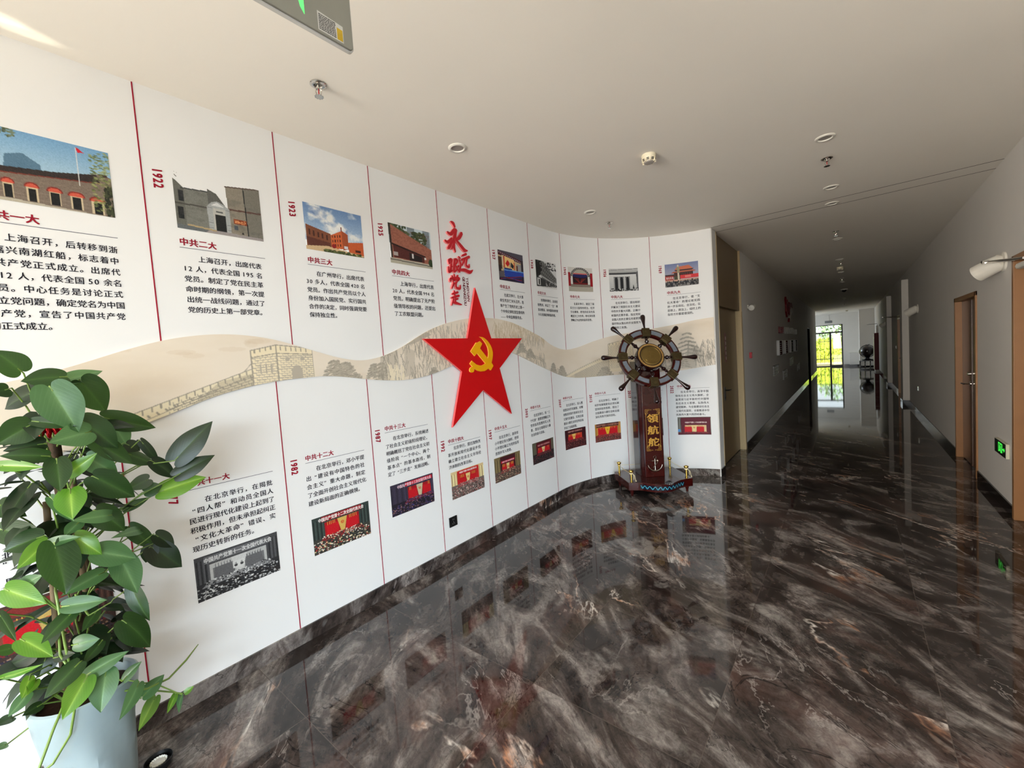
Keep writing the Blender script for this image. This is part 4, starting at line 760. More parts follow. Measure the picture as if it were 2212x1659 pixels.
# ------------------------------------------------------------------ raised star, emblem and brush lettering
STAR = [(2.845, 2.365), (3.020, 1.899), (3.507, 1.899), (3.113, 1.606), (3.252, 1.137), (2.854, 1.418), (2.439, 1.134), (2.598, 1.608), (2.193, 1.896), (2.697, 1.899)]
st = thing('red_star', 'large raised red five-pointed star with a golden emblem, on the display wall', 'star sign', wp(2.83, 1.137))
WF = lambda s, z, h: (XW+h, s, z)
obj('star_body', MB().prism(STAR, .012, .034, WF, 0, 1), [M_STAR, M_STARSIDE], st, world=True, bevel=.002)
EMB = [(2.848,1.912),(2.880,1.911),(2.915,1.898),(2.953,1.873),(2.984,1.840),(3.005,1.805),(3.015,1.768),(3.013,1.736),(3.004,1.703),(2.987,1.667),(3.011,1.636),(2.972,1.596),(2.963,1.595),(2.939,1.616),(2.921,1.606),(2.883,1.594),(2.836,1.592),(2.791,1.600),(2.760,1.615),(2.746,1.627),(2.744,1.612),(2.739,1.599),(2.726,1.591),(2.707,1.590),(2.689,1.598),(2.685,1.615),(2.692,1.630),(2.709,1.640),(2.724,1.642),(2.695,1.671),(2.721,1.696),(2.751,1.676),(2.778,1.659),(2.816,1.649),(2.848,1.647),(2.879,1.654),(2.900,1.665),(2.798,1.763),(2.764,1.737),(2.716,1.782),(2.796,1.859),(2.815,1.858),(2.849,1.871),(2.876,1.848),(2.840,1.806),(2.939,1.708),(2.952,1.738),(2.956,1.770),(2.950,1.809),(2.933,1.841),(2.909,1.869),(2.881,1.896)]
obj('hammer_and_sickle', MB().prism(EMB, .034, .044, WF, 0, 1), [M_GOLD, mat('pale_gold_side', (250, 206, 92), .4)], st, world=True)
CALL = {'yong':[[(2.6155,2.9148,0.0069),(2.6437,2.9045,0.0152),(2.6591,2.8782,0.0106)],[(2.5654,2.8158,0.0091),(2.6044,2.8071,0.0138),(2.6492,2.8484,0.0141),(2.6769,2.8505,0.0131)],[(2.6706,2.8559,0.013),(2.6503,2.7929,0.0165),(2.6291,2.7195,0.0163),(2.6432,2.6587,0.007)],[(2.5291,2.7385,0.0089),(2.5632,2.73,0.0125),(2.6142,2.7716,0.0092)],[(2.5575,2.6751,0.0102),(2.5851,2.7063,0.0126),(2.6169,2.7541,0.0081)],[(2.7386,2.8385,0.0146),(2.7033,2.7928,0.0144),(2.6542,2.7641,0.0094)],[(2.6612,2.7653,0.0094),(2.7192,2.7207,0.0158),(2.7589,2.6921,0.016),(2.8001,2.6936,0.0025)],[(2.5977,2.6776,0.008),(2.6272,2.7233,0.0093)]],'yuan':[[(2.6785,2.6212,0.0083),(2.6986,2.6125,0.0084)],[(2.7248,2.6381,0.0073),(2.7798,2.6616,0.0099)],[(2.7137,2.5997,0.0085),(2.8167,2.6417,0.0113)],[(2.7528,2.6103,0.0086),(2.7157,2.5515,0.006)],[(2.783,2.6232,0.0087),(2.7667,2.56,0.0086),(2.8019,2.5476,0.01),(2.8096,2.5742,0.0038)],[(2.6828,2.5953,0.0083),(2.697,2.5523,0.0096),(2.6785,2.5099,0.0083)],[(2.6735,2.506,0.0083),(2.745,2.5132,0.0135),(2.807,2.5022,0.0151),(2.8491,2.5262,0.0032)]],'gen':[[(2.5535,2.5719,0.009),(2.5883,2.5866,0.0103),(2.5778,2.5494,0.008)],[(2.5554,2.569,0.0079),(2.5596,2.5453,0.0068)],[(2.5823,2.55,0.008),(2.5663,2.4812,0.0102)],[(2.5477,2.5162,0.0079),(2.5476,2.4725,0.0079),(2.5943,2.4928,0.0057)],[(2.5724,2.5194,0.0057),(2.5955,2.5257,0.0046)],[(2.6226,2.5916,0.0081),(2.6546,2.5912,0.0106),(2.6418,2.5565,0.0082),(2.6165,2.5547,0.0058)],[(2.6249,2.5919,0.0093),(2.6072,2.4862,0.0104),(2.6482,2.5078,0.0047)],[(2.6267,2.5429,0.0082),(2.6506,2.5089,0.0094),(2.6786,2.4883,0.0083)],[(2.6726,2.5424,0.0071),(2.6424,2.5186,0.0047)]],'dang':[[(2.6111,2.4588,0.007),(2.611,2.4358,0.007)],[(2.5803,2.4438,0.0069),(2.5897,2.4269,0.0057)],[(2.6543,2.4556,0.0071),(2.6311,2.4314,0.0058)],[(2.555,2.3938,0.0079),(2.5666,2.4194,0.008),(2.6634,2.4317,0.0107),(2.6493,2.4069,0.0059)],[(2.5873,2.4037,0.0069),(2.5916,2.3796,0.0069)],[(2.5898,2.4056,0.0057),(2.6338,2.4136,0.007),(2.6266,2.388,0.007),(2.5918,2.3812,0.0058)],[(2.5914,2.3779,0.0081),(2.5666,2.333,0.0057)],[(2.6218,2.3859,0.0082),(2.6201,2.3478,0.0093),(2.6634,2.3418,0.0107),(2.676,2.373,0.0036)]],'zou':[[(2.5962,2.3143,0.0081),(2.598,2.2668,0.0081)],[(2.5684,2.2858,0.0068),(2.6388,2.3064,0.0094)],[(2.556,2.2521,0.0068),(2.6497,2.2774,0.0095)],[(2.6049,2.2673,0.0081),(2.5975,2.2173,0.0081)],[(2.6023,2.2424,0.0069),(2.6329,2.2495,0.007)],[(2.5774,2.2422,0.008),(2.5516,2.1881,0.0045)],[(2.5611,2.2149,0.0068),(2.6081,2.2097,0.0116),(2.6742,2.1989,0.0036)]]}
def stroke(mb, pts, z0, z1):
    P = [Vector((a, b)) for a, b, w in pts]; W = [w*1.1 for a, b, w in pts]; Q, R_ = [], []
    for i in range(len(P)-1):
        for k in range(6):
            t = k/6; p0, p1, p2, p3 = P[max(i-1, 0)], P[i], P[i+1], P[min(i+2, len(P)-1)]
            Q.append(.5*((2*p1)+(p2-p0)*t+(2*p0-5*p1+4*p2-p3)*t*t+(3*p1-p0-3*p2+p3)*t**3)); R_.append(W[i]*(1-t)+W[i+1]*t)
    Q.append(P[-1]); R_.append(W[-1]); A_, B_ = [], []
    for i, q in enumerate(Q):
        d_ = (Q[min(i+1, len(Q)-1)]-Q[max(i-1, 0)]).normalized(); nn = Vector((-d_.y, d_.x)); A_.append(q+nn*R_[i]); B_.append(q-nn*R_[i])
    d0 = (Q[0]-Q[1]).normalized(); c0 = Q[0]+d0*R_[0]*.8; c1 = Q[-1]+(Q[-1]-Q[-2]).normalized()*R_[-1]*.8
    mb.prism([tuple(v) for v in [c0]+A_+[c1]+B_[::-1]], z0, z1, WF, 0, 1)
names = {'yong': 'topmost and largest of the raised red brush characters', 'yuan': 'raised red brush character above the star tip, beside its twin', 'gen': 'raised red brush character left under the topmost one', 'dang': 'raised red brush character beside the upright latin lettering, upper', 'zou': 'lowest of the raised red brush characters'}
names['gen'] = 'raised red brush character under the topmost one, next to the divider line'
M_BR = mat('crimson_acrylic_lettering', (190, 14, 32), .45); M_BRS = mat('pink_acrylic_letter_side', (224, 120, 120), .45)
for kk, (k, strokes) in enumerate(CALL.items()):
    mb = MB()
    for i, s_ in enumerate(strokes): stroke(mb, s_, 0, .016+.0004*i)
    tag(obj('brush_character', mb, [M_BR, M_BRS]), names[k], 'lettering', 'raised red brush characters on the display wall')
for txt, s0, s1, zt, zb_ in (('YONGYUAN', 2.767, 2.800, 2.452, 2.240), ('GENDANGZOU', 2.722, 2.752, 2.455, 2.198)):
    mb = MB(); gl_, w_ = lay(txt, 0, 1.12); k = (zt-zb_)/w_
    for q, (dx, dy) in enumerate(((-.04, 0), (.04, 0), (0, .04), (0, -.04))):
        for vs, fs in gl_: mb.add([wp(s0+(b+dy)*.042, zt-(a+dx)*k, .0012+q*.0002) for a, b in vs], fs)
    tag(obj('pinyin_lettering', mb, M_INK if 0 else mat('dull_red_print', (110, 34, 44), .6)), 'small upright latin lettering of %s letters beside the brush characters' % ('eight' if len(txt) == 8 else 'ten'), 'lettering')
# power socket low on the display wall
so = thing('power_socket', 'black wall socket low on the display wall under the 1992 panel', 'socket', wp(2.386, .2805))
obj('plate', strip(2.3425, 2.4315, .2805, .3655, .009), M_BLACK, so, world=True, bevel=.002)
mb = MB()
for a, z in ((2.38, .342), (2.394, .342)): mb.add(strip(a-.001, a+.001, z-.006, z+.006, .0098).v, strip(a-.001, a+.001, z-.006, z+.006, .0098).f)
for a, z, r in ((2.378, .306, .4), (2.396, .306, -.4), (2.387, .318, 0)): mb.add(strip(a-.001, a+.001, z-.006, z+.006, .0098).v, strip(a-.001, a+.001, z-.006, z+.006, .0098).f)
obj('slots', mb, mat('grey_socket_slots', (150, 150, 150), .5), so, world=True)
# ================================================================== SHIP'S HELM ON ITS STAND
HO = Vector((-1.905, 4.953, 0)); HA = math.atan2(.656, .755)
hs = thing('ship_helm_stand', 'dark red wooden ship wheel on a tall pillar and platform, before the curved wall', 'ship wheel', HO, HA)
plate = [(-.37, -.255), (-.265, -.28), (-.22, -.30), (-.17, -.345), (-.11, -.39), (-.05, -.415), (.01, -.42), (.07, -.41), (.13, -.375), (.18, -.335), (.23, -.305), (.275, -.29), (.385, -.265), (.37, .275), (-.395, .24)]
V3 = lambda a, b, h: (a, b, h)
bp = obj('platform', MB().prism(plate, .074, .168, V3), M_WOOD, hs, bevel=.004)
cv = [Vector(p) for p in plate[1:12]]
def curve_pt(t):
    t = max(0, min(.9999, t))*(len(cv)-1); i = int(t); f = t-i; p = cv[i].lerp(cv[i+1], f); d_ = (cv[min(i+1, len(cv)-1)]-cv[max(i-0, 0)]).normalized(); return p, Vector((d_.y, -d_.x))
def band(t0, t1, z0, z1, o, n=40):
    mb = MB()
    for k in range(n+1):
        p, nn = curve_pt(t0+(t1-t0)*k/n); a = p+nn*o; b = p-nn*.002; mb.v += [(b.x, b.y, z0), (a.x, a.y, z0), (a.x, a.y, z1), (b.x, b.y, z1)]
    for k in range(n): q = k*4; mb.f += [(q+j, q+4+j, q+4+(j+1) % 4, q+(j+1) % 4) for j in range(4)]
    mb.f += [(0, 1, 2, 3), (n*4+3, n*4+2, n*4+1, n*4)]; mb.mi = [0]*len(mb.f); return mb
obj('inlay_band', band(.04, .97, .096, .146, .0025), M_DARKINLAY, bp)
mb = MB()
for k in range(11):
    t0 = .055+k*.083
    for a, b, w in ((0, .5, .009), (.5, 1., .009), (.12, .55, .004), (.6, .95, .004)):
        pts = []
        for j in range(7):
            f = a+(b-a)*j/6; p, nn = curve_pt(t0+.083*f); z = .121+.016*math.cos(2*PI*f)*(1 if w > .005 else .45)+(0 if w > .005 else .004); pts.append((p+nn*.004, z))
        for j in range(6):
            (p, z), (q, y) = pts[j], pts[j+1]; ww = w*(.5+.5*math.sin(PI*(j+.5)/6)); mb.add([(p.x, p.y, z-ww/2), (q.x, q.y, y-ww/2), (q.x, q.y, y+ww/2), (p.x, p.y, z+ww/2)], [(0, 1, 2, 3)])
obj('shell_wave_pattern', mb, M_PEARL, bp)
for u, v in ((-.325, -.225), (.335, -.215), (-.345, .185), (.32, .225)):
    obj('leg', MB().lathe([(.012, 0), (.015, .012), (.013, .02), (.019, .04), (.022, .06), (.022, .074)], 16, Matrix.Translation((u, v, 0))), M_WOOD, bp, smooth=50)
    obj('brass_post', MB().lathe([(.017, 0), (.017, .006), (.0125, .01), (.0125, .09), (.017, .093), (.017, .1), (.013, .104), (.024, .114), (.028, .124), (.024, .134), (.012, .139), (.001, .141)], 18, Matrix.Translation((u, v, .168))), M_BRASS, hs, smooth=45)
def sag(a, b, s_): return [Vector(a).lerp(Vector(b), k/10)-Vector((0, 0, s_*math.sin(PI*k/10))) for k in range(11)]
cd = MB()
for a, b in (((-.325, -.225), (-.345, .185)), ((-.345, .185), (.32, .225)), ((.32, .225), (.335, -.215))): cd.tube(sag((*a, .264), (*b, .264), .012), .0032, 6)
for u, v in ((-.325, -.225), (.335, -.215)):
    for k in range(3): cd.tube([(u+.018*math.cos(t)*(1-k*.05), v+.018*math.sin(t), .262+k*.005) for t in [2*PI*j/12 for j in range(13)]], .0035, 6)
    cd.tube([(u+.014, v-.012, .262), (u+.03, v-.03, .245), (u+.035, v-.03, .215), (u+.042, v-.034, .185)], .0035, 6).tube([(u+.012, v-.016, .262), (u+.02, v-.03, .25), (u+.018, v-.035, .2)], .003, 6).sphere((u+.043, v-.034, .182), .008, 8, 6)
obj('cord', cd, M_CORD, hs, smooth=60)
# pillar
pi_ = obj('pillar', MB().box(-.15, .15, -.035, .17, .168, 1.56), M_WOOD2, hs, bevel=.006)
obj('front_board', bx(-.113, .117, -.11, -.033, .168, 1.52), M_WOOD, pi_, bevel=.005)
mb = MB(); mb.prism([(-.132, -.034), (-.113, -.075), (-.113, -.034)], .168, 1.5, V3).prism([(.117, -.034), (.117, -.075), (.136, -.034)], .168, 1.5, V3)
obj('corner_moulding', mb, M_WOOD, pi_)
gd = MB(); yv = -.1115; uc = .004
for a, b, c_, d_ in ((-.082, .487, .0, .003), (.082, .487, 0, .003)): gd.box(uc+a-.0015, uc+a+.0015, yv, yv+.002, .53, .94)
for sx_ in (-1, 1):
    for zc_, sz in ((.985, -1), (.487, 1)):
        q = lambda du, dz, w=.004: gd.tube([(uc+sx_*(.086-a), yv, zc_+sz*b) for a, b in zip(du, dz)], w*.5, 5)
        q((0, .05), (0, 0)); q((0, 0), (0, .055)); q((.012, .012, .03, .03, .02), (.05, .012, .012, .026, .026)); q((.012, .05), (.012, .012)); q((.006, .014, .006), (.045, .062, .07)); q((.055, .068, .075), (.004, .010, .002)); q((.02, .032, .022), (.034, .044, .052))
obj('gold_border', gd, M_GOLDLEAF, pi_)
mb = MB()
for ch, z in (('領', .876), ('航', .735), ('舵', .592)):
    vs, fs = glyph(ch, 0)
    for q, (dx, dy) in enumerate(((-.025, -.015), (.025, -.015), (.025, .015), (-.025, .015))): mb.add([(uc+(a+dx-.5)*.128*1.08, yv-q*.0002, z+(b+dy-.38)*.108) for a, b in vs], fs)
obj('gold_lettering', mb, M_GOLDLEAF, pi_)
an = MB(); ya = -.118; za = .33
an.tube([(uc, ya, za-.085), (uc, ya, za+.06)], [.011, .007], 8).tube([(uc-.04, ya, za+.035), (uc+.04, ya, za+.035)], .007, 8).tube([(uc+.016*math.cos(t), ya, za+.078+.016*math.sin(t)) for t in [2*PI*k/16 for k in range(17)]], .004, 6)
an.tube([(uc+.085*math.sin(t), ya-.006, za-.005-.085*math.cos(t)*.95) for t in [-1.5+3*k/16 for k in range(17)]], [.003]+[.005+.006*math.sin(PI*k/16) for k in range(1, 16)]+[.003], 8)
an.tube([(uc+.03*math.sin(6*t)*(1-.2*t), ya-.012+.008*math.cos(6*t), za+.07-.15*t) for t in [k/40 for k in range(41)]], .0035, 6)
obj('anchor', an, mat('dark_chrome', (150, 140, 130), .2, 1), hs, smooth=50)
# wheel: leans back, its own frame (X across, Y up along the wheel, Z towards the hall)
Rm = Matrix(((.732, -.286, .618), (.681, .307, -.665), (0, .908, .42)))
WMx = Matrix.Translation((-1.79, 4.762, 1.602)) @ Rm.to_4x4() @ Matrix.Rotation(math.radians(-3.56), 4, 'Z')
HSI = WM[hs.name].inverted()
WL = HSI @ WMx
def wobj(name, mb, m, par=hs, **k):
    mb.v = [tuple(WL @ Vector(v)) for v in mb.v]; return obj(name, mb, m, par, **k)
def radial(a, prof, n=14):
    return MB().lathe(prof, n, Matrix.Rotation(a, 4, 'Z') @ Matrix.Rotation(PI/2, 4, 'Y'))
def ringm(r0, r1, z0, z1, n=96):
    mb = MB(); pr = [(r0, z0+.006), (r0+.006, z0), (r1-.006, z0), (r1, z0+.006), (r1, z1-.01), (r1-.008, z1), (r0+.008, z1), (r0, z1-.01)]
    for k in range(n):
        a = 2*PI*k/n; mb.v += [(r*math.cos(a), r*math.sin(a), z) for r, z in pr]
    m_ = len(pr); mb.f = [(k*m_+j, ((k+1) % n)*m_+j, ((k+1) % n)*m_+(j+1) % m_, k*m_+(j+1) % m_) for k in range(n) for j in range(m_)]; mb.mi = [0]*len(mb.f); return mb
rim = wobj('wheel_rim', ringm(.268, .362, -.028, .028), M_WOOD, smooth=30)
for k in range(8):
    a = k*PI/4
    b = MB().box(.262, .368, -.046, .046, -.036, .037); b.v = [tuple(Matrix.Rotation(a, 3, 'Z') @ Vector(v)) for v in b.v]
    bo = wobj('brass_block', b, M_OLDBRASS, rim, bevel=.004)
    wobj('handle', radial(a, [(.012, .36), (.013, .375), (.0105, .39), (.013, .43), (.02, .475), (.028, .515), (.030, .535), (.025, .553), (.012, .562), (.001, .564)], 16), M_WOOD2, smooth=50)
    wobj('spoke', radial(a, [(.014, .15), (.014, .17), (.010, .178), (.024, .20), (.026, .208), (.014, .225), (.018, .238), (.012, .25), (.012, .27)], 14), M_WOOD2, rim, smooth=40)
    p0 = a+PI/8; pl = MB(); n = 10
    for j in range(n+1):
        t = p0-.20+.40*j/n; pl.v += [(r*math.cos(t), r*math.sin(t), .0295) for r in (.288, .340)]
    pl.f = [(2*j, 2*j+1, 2*j+3, 2*j+2) for j in range(n)]; pl.mi = [0]*n
    wobj('pearl_plate', pl, M_GLASSP, rim)
    fr = MB()
    for sgn in (.288, .340): fr.tube([(sgn*math.cos(p0-.21+.42*j/n), sgn*math.sin(p0-.21+.42*j/n), .029) for j in range(n+1)], .0022, 5)
    for t in (p0-.21, p0+.21): fr.tube([(.288*math.cos(t), .288*math.sin(t), .029), (.340*math.cos(t), .340*math.sin(t), .029)], .0022, 5)
    md = MB().lathe([(.024, 0), (.024, .004), (.018, .005), (.018, .002), (.012, .002), (.004, .005)], 16, Matrix.Rotation(a, 4, 'Z') @ Matrix.Translation((.315, 0, .037)))
    md.tube([(x_*math.cos(a)-y_*math.sin(a), x_*math.sin(a)+y_*math.cos(a), .038) for x_, y_ in ((.28, -.034), (.35, -.034), (.35, .034), (.28, .034), (.28, -.034))], .0018, 5)
    fr.add(md.v, md.f)
    wobj('embossed_trim', fr, M_OLDBRASS, rim, smooth=45)
hub = wobj('wheel_hub', MB().lathe([(.13, -.07), (.158, -.06), (.162, .035), (.156, .05), (.118, .05), (.118, .045)], 64), M_WOOD2, smooth=35)
rp = MB()
for k in range(56):
    a = 2*PI*k/56; c_ = Vector((.138*math.cos(a), .138*math.sin(a), .052)); M_ = Matrix.Translation(c_) @ Matrix.Rotation(a, 4, 'Z') @ Matrix.Rotation(.6, 4, 'Z')
    rp.sphere((0, 0, 0), .0125, 8, 6); rp.v[-56:] = [tuple(M_ @ Vector((x*1.15, y*.55, z*.8))) for x, y, z in rp.v[-56:]]
wobj('rope_ring', rp, M_ROPE, hub, smooth=60)
me = MB().lathe([(.118, .046), (.118, .056), (.111, .058), (.107, .053), (.06, .057), (.001, .058)], 56)
wobj('medallion', me, mat('dull_gold_medallion', (150, 126, 74), .3, .95, noise=.1, nscale=20), hub, smooth=30)
rl = MB(); PZ = lambda a, b, h: (a, b, h)
for poly in ([(-.07, -.05), (-.055, -.068), (.05, -.068), (.075, -.045), (.03, -.05)], [(-.012, -.04), (.022, -.04), (.026, .0), (-.008, .0)], [(.03, -.042), (.052, -.04), (.05, -.008), (.032, -.004)], [(-.05, -.042), (-.018, -.042), (-.02, -.004), (-.042, -.012)], [(-.008, .006), (.022, .006), (.018, .03), (-.004, .03)], [(-.036, .0), (-.02, .0), (-.02, .018), (-.03, .018)], [(-.02, .045), (.0, .075), (.02, .045), (.0, .04)]): rl.prism(poly, .054, .062, PZ)
for k in range(4): rl.tube([(-.08+.02*j, -.078-k*.006+.003*(j % 2), .057) for j in range(9) if (-.08+.02*j)**2+(.078+k*.006)**2 < .0106], .0018, 5) if k < 3 else None
wobj('ship_relief', rl, MATS['dull_gold_medallion'], hub, bevel=.001)
wobj('axle', MB().lathe([(.04, -.22), (.04, -.06)], 20), M_WOOD2, smooth=40)
# small glass piece lying on the platform
gp = thing('glass_ornament', 'small clear ribbed glass piece lying on the helm platform', 'ornament', (-1.595, 4.668, .168))
cr = mat('clear_ribbed_glass', (232, 236, 238), .05, trans=1, noise=0)
mb = MB()
for k in range(9): mb.lathe([(.010, 0), (.012, .006), (.010, .02), (.004, .026)], 8, Matrix.Translation((.035*math.cos(k*.7), .022*math.sin(k*.7), 0)))
mb.lathe([(.03, 0), (.034, .01), (.022, .03), (.008, .04)], 14, Matrix.Diagonal((1.2, .8, 1, 1)))
obj('glass_body', mb, cr, gp, smooth=30)
# ================================================================== CEILING FIXTURES
def at_c(x, y): return (x, y, ZC)
dl = thing('downlight', 'round recessed ceiling light beside the display wall, near the 1925 panel', 'ceiling light', at_c(-2.059, 2.129), group='ceiling downlights')
obj('ring', MB().lathe([(.063, 0), (.063, -.003), (.058, -.008), (.047, -.009), (.043, -.004), (.043, 0)], 40, cap=False), M_WHITE, dl, smooth=40)
obj('lamp_face', MB().lathe([(.044, -.0015), (.044, -.0005)], 32), mat('unlit_lamp_grey', (150, 144, 138), .4), dl)
for (x, y), lab in (((-2.055, 4.02), 'round ceiling light above the 1945 panel, before the curved end'), ((-.106, 3.981), 'round ceiling light before the wide one, on the lobby side of the sprinkler'), ((-.104, 5.284), 'round ceiling light just before the ceiling joint lines, the widest looking one'), ((-.112, 5.908), 'small round ceiling light between the two ceiling joint lines'), ((-.099, 8.04), 'round ceiling light past the ceiling joints, after the first corridor sprinkler'), ((-.1, 10.142), 'corridor ceiling light just before the second corridor sprinkler'), ((-.098, 12.07), 'corridor ceiling light just past the corridor smoke detector'), ((-.091, 14.235), 'corridor ceiling light before the dark dome camera')):
    copy_thing(dl, at_c(x, y), lab)
spk = thing('sprinkler', 'chrome fire sprinkler over the 1922 panel, beside the hanging exit sign', 'sprinkler', at_c(-2.09, 1.175), .6, group='ceiling sprinklers')
obj('escutcheon', MB().lathe([(.040, 0), (.040, -.004), (.030, -.009), (.022, -.008), (.018, -.002)], 28, cap=False), M_CHROME, spk, smooth=40)
fm = MB().lathe([(.010, 0), (.010, -.018), (.013, -.02), (.013, -.026), (.008, -.028)], 14)
for s_ in (-1, 1): fm.tube([(s_*.011, 0, -.024), (s_*.016, 0, -.036), (s_*.011, 0, -.052), (0, 0, -.058)], .0028, 6)
obj('frame', fm, M_CHROME, spk, smooth=40)
obj('glass_bulb', MB().lathe([(.001, -.026), (.003, -.03), (.003, -.048), (.001, -.052)], 8), mat('red_bulb', (170, 20, 24), .1), spk, smooth=60)
df = MB().lathe([(.006, -.058), (.006, -.06), (.021, -.062), (.021, -.0635), (.001, -.0635)], 20)
for k in range(10): df.box(.016, .024, -.0015, .0015, -.0635, -.062); df.v[-8:] = [tuple(Matrix.Rotation(k*PI/5, 3, 'Z') @ Vector(v)) for v in df.v[-8:]]
obj('deflector', df, M_CHROME, spk, smooth=40)
for (x, y), lab in (((-2.077, 4.508), 'chrome sprinkler above the curved part of the display wall'), ((-.11, 4.437), 'dark looking sprinkler between the two round lights before the ceiling joints'), ((-.107, 7.463), 'first sprinkler past the ceiling joint lines in the corridor'), ((-.081, 10.433), 'second sprinkler of the corridor, before the smoke detector'), ((-.092, 13.289), 'third sprinkler of the corridor, past the smoke detector'), ((-.087, 19.986), 'sprinkler just past the dark dome camera'), ((-.105, 23.179), 'last sprinkler visible before the end of the corridor')):
    copy_thing(spk, at_c(x, y), lab, .6 if y < 5 else 1.2)
sm = thing('smoke_detector', 'cream smoke detector with dark vents, on the lobby ceiling', 'smoke detector', at_c(-1.15, 3.25), group='smoke detectors')
obj('body', MB().lathe([(.052, 0), (.054, -.008), (.050, -.03), (.040, -.05)], 36), mat('cream_plastic', (226, 216, 190), .45), sm, smooth=40)
vn = MB()
for k in range(8):
    for r, z in ((.0455, -.036), (.0425, -.044)):
        vn.box(r, r+.004, -.009, .009, z-.0025, z+.0025); vn.v[-8:] = [tuple(Matrix.Rotation(k*PI/4+.2, 3, 'Z') @ Vector(v)) for v in vn.v[-8:]]
obj('vent_slots', vn, M_BLACK, sm)
ri = MB()
for k in range(8): ri.box(.036, .052, -.0025, .0025, -.056, -.026); ri.v[-8:] = [tuple(Matrix.Rotation(k*PI/4+.6, 3, 'Z') @ Vector(v)) for v in ri.v[-8:]]
obj('rib_cage', ri, MATS['cream_plastic'], sm)
obj('sensor_cap', MB().lathe([(.038, -.05), (.034, -.058), (.012, -.062), (.001, -.062)], 28), mat('greyish_plastic', (160, 152, 144), .5), sm, smooth=40)
copy_thing(sm, at_c(-.109, 11.234), 'smoke detector on the corridor ceiling, among the small lights'); copy_thing(sm, at_c(-.04, 28.84), 'smoke detector at the far end of the corridor')
dm = thing('dome_camera', 'dark dome camera on the corridor ceiling', 'camera', at_c(-.071, 16.36))
obj('mount', MB().lathe([(.085, 0), (.085, -.02), (.07, -.028)], 28), M_WHITE, dm, smooth=40); obj('dome', MB().lathe([(.062, -.025), (.06, -.05), (.045, -.075), (.02, -.09), (.001, -.093)], 24), mat('smoked_dome', (20, 20, 22), .08), dm, smooth=60)
# hanging exit sign
ex = thing('exit_sign', 'grey hanging exit sign with a green figure and a small white label', 'sign', (-1.116, .52, ZC))
def rr(y0, y1, z0, z1, r):
    o = []
    for cy, cz, a0 in ((y1-r, z1-r, 0), (y0+r, z1-r, 90), (y0+r, z0+r, 180), (y1-r, z0+r, 270)):
        o += [(cy+r*math.cos(math.radians(a0+k*22.5)), cz+r*math.sin(math.radians(a0+k*22.5))) for k in range(5)]
    return o
XF = lambda a, b, h: (-1.116+h, a, b)
eb = obj('sign_body', MB().prism(rr(.36, .742, 2.60, 2.775, .012), -.012, .009, XF), mat('grey_sign_panel', (128, 126, 116), .35), ex, world=True, bevel=.002)
obj('clear_edge', MB().prism(rr(.357, .746, 2.5965, 2.778, .014), -.007, .003, XF), mat('pale_sign_edge', (186, 184, 180), .25), ex, world=True)
gn = mat('glowing_exit_green', (86, 240, 110), .4, emit=.9)
mb = MB()
for poly in ([(.578, 2.765), (.602, 2.765), (.602, 2.624), (.592, 2.638), (.588, 2.655), (.592, 2.68), (.584, 2.69), (.578, 2.70)], [(.50, 2.72), (.53, 2.71), (.545, 2.672), (.560, 2.66), (.562, 2.668), (.575, 2.700), (.560, 2.715)], [(.505, 2.66), (.532, 2.634), (.527, 2.652), (.512, 2.69)], [(.525, 2.745), (.56, 2.745), (.56, 2.725), (.525, 2.725)], [(.40, 2.70), (.44, 2.735), (.44, 2.71), (.49, 2.71), (.49, 2.69), (.44, 2.69), (.44, 2.665)]): mb.prism(poly, .0088, .0098, XF)
obj('green_pictogram', mb, gn, eb, world=True)
lb = obj('label_sticker', MB().prism([(.638, 2.606), (.712, 2.606), (.712, 2.652), (.638, 2.656)], .0088, .0094, XF), mat('off_white_label', (186, 184, 178), .5), eb, world=True)
mb = MB(); random.seed(8)
for r in range(9):
    y = .641
    while y < .688: w = random.uniform(.003, .010); mb.prism([(y, 2.610+r*.0047), (min(y+w, .69), 2.610+r*.0047), (min(y+w, .69), 2.6128+r*.0047), (y, 2.6128+r*.0047)], .0094, .0097, XF); y += w+.0012
obj('fine_print', mb, mat('dark_grey_print', (70, 68, 66), .6), lb, world=True); obj('gold_square', MB().prism([(.693, 2.609), (.710, 2.609), (.710, 2.640), (.693, 2.641)], .0094, .0097, XF), mat('mustard_hologram', (178, 146, 20), .35, noise=.3), lb, world=True)
for y in (.44, .66): obj('hanger_rod', MB().lathe([(.004, 2.775), (.004, ZC)], 8, Matrix.Translation((-1.118, y, 0))), M_STEEL, ex, world=True)
# ================================================================== CORRIDOR FITTINGS
cam_t = thing('wall_camera', 'small white security camera high on the corridor wall past the beige door', 'camera', (XL, 8.02, 2.30))
obj('mount', MB().lathe([(.035, 0), (.035, .02), (.012, .025), (.012, .05)], 18, Matrix.Rotation(PI/2, 4, 'Y')), M_WHITE, cam_t, smooth=40)
obj('housing', MB().lathe([(.03, -.07), (.045, -.06), (.048, .05), (.044, .06)], 20, Matrix.Translation((.065, .0, -.01)) @ Matrix.Rotation(-PI/2+.25, 4, 'X')), M_WHITE, cam_t, smooth=40)
obj('lens', MB().lathe([(.04, .058), (.038, .072), (.02, .078)], 18, Matrix.Translation((.065, .0, -.01)) @ Matrix.Rotation(-PI/2+.25, 4, 'X')), M_BLACK, cam_t, smooth=40)
cp = thing('fire_alarm_button', 'small red fire alarm button on the corridor wall past the beige door', 'alarm button', (XL, 8.06, 1.49))
obj('case', bx(0, .035, -.045, .045, -.05, .05), mat('red_plastic', (190, 24, 44), .35), cp, bevel=.006); obj('press_panel', bx(.035, .038, -.025, .025, -.03, .02), mat('dim_white_panel', (160, 90, 96), .4), cp)
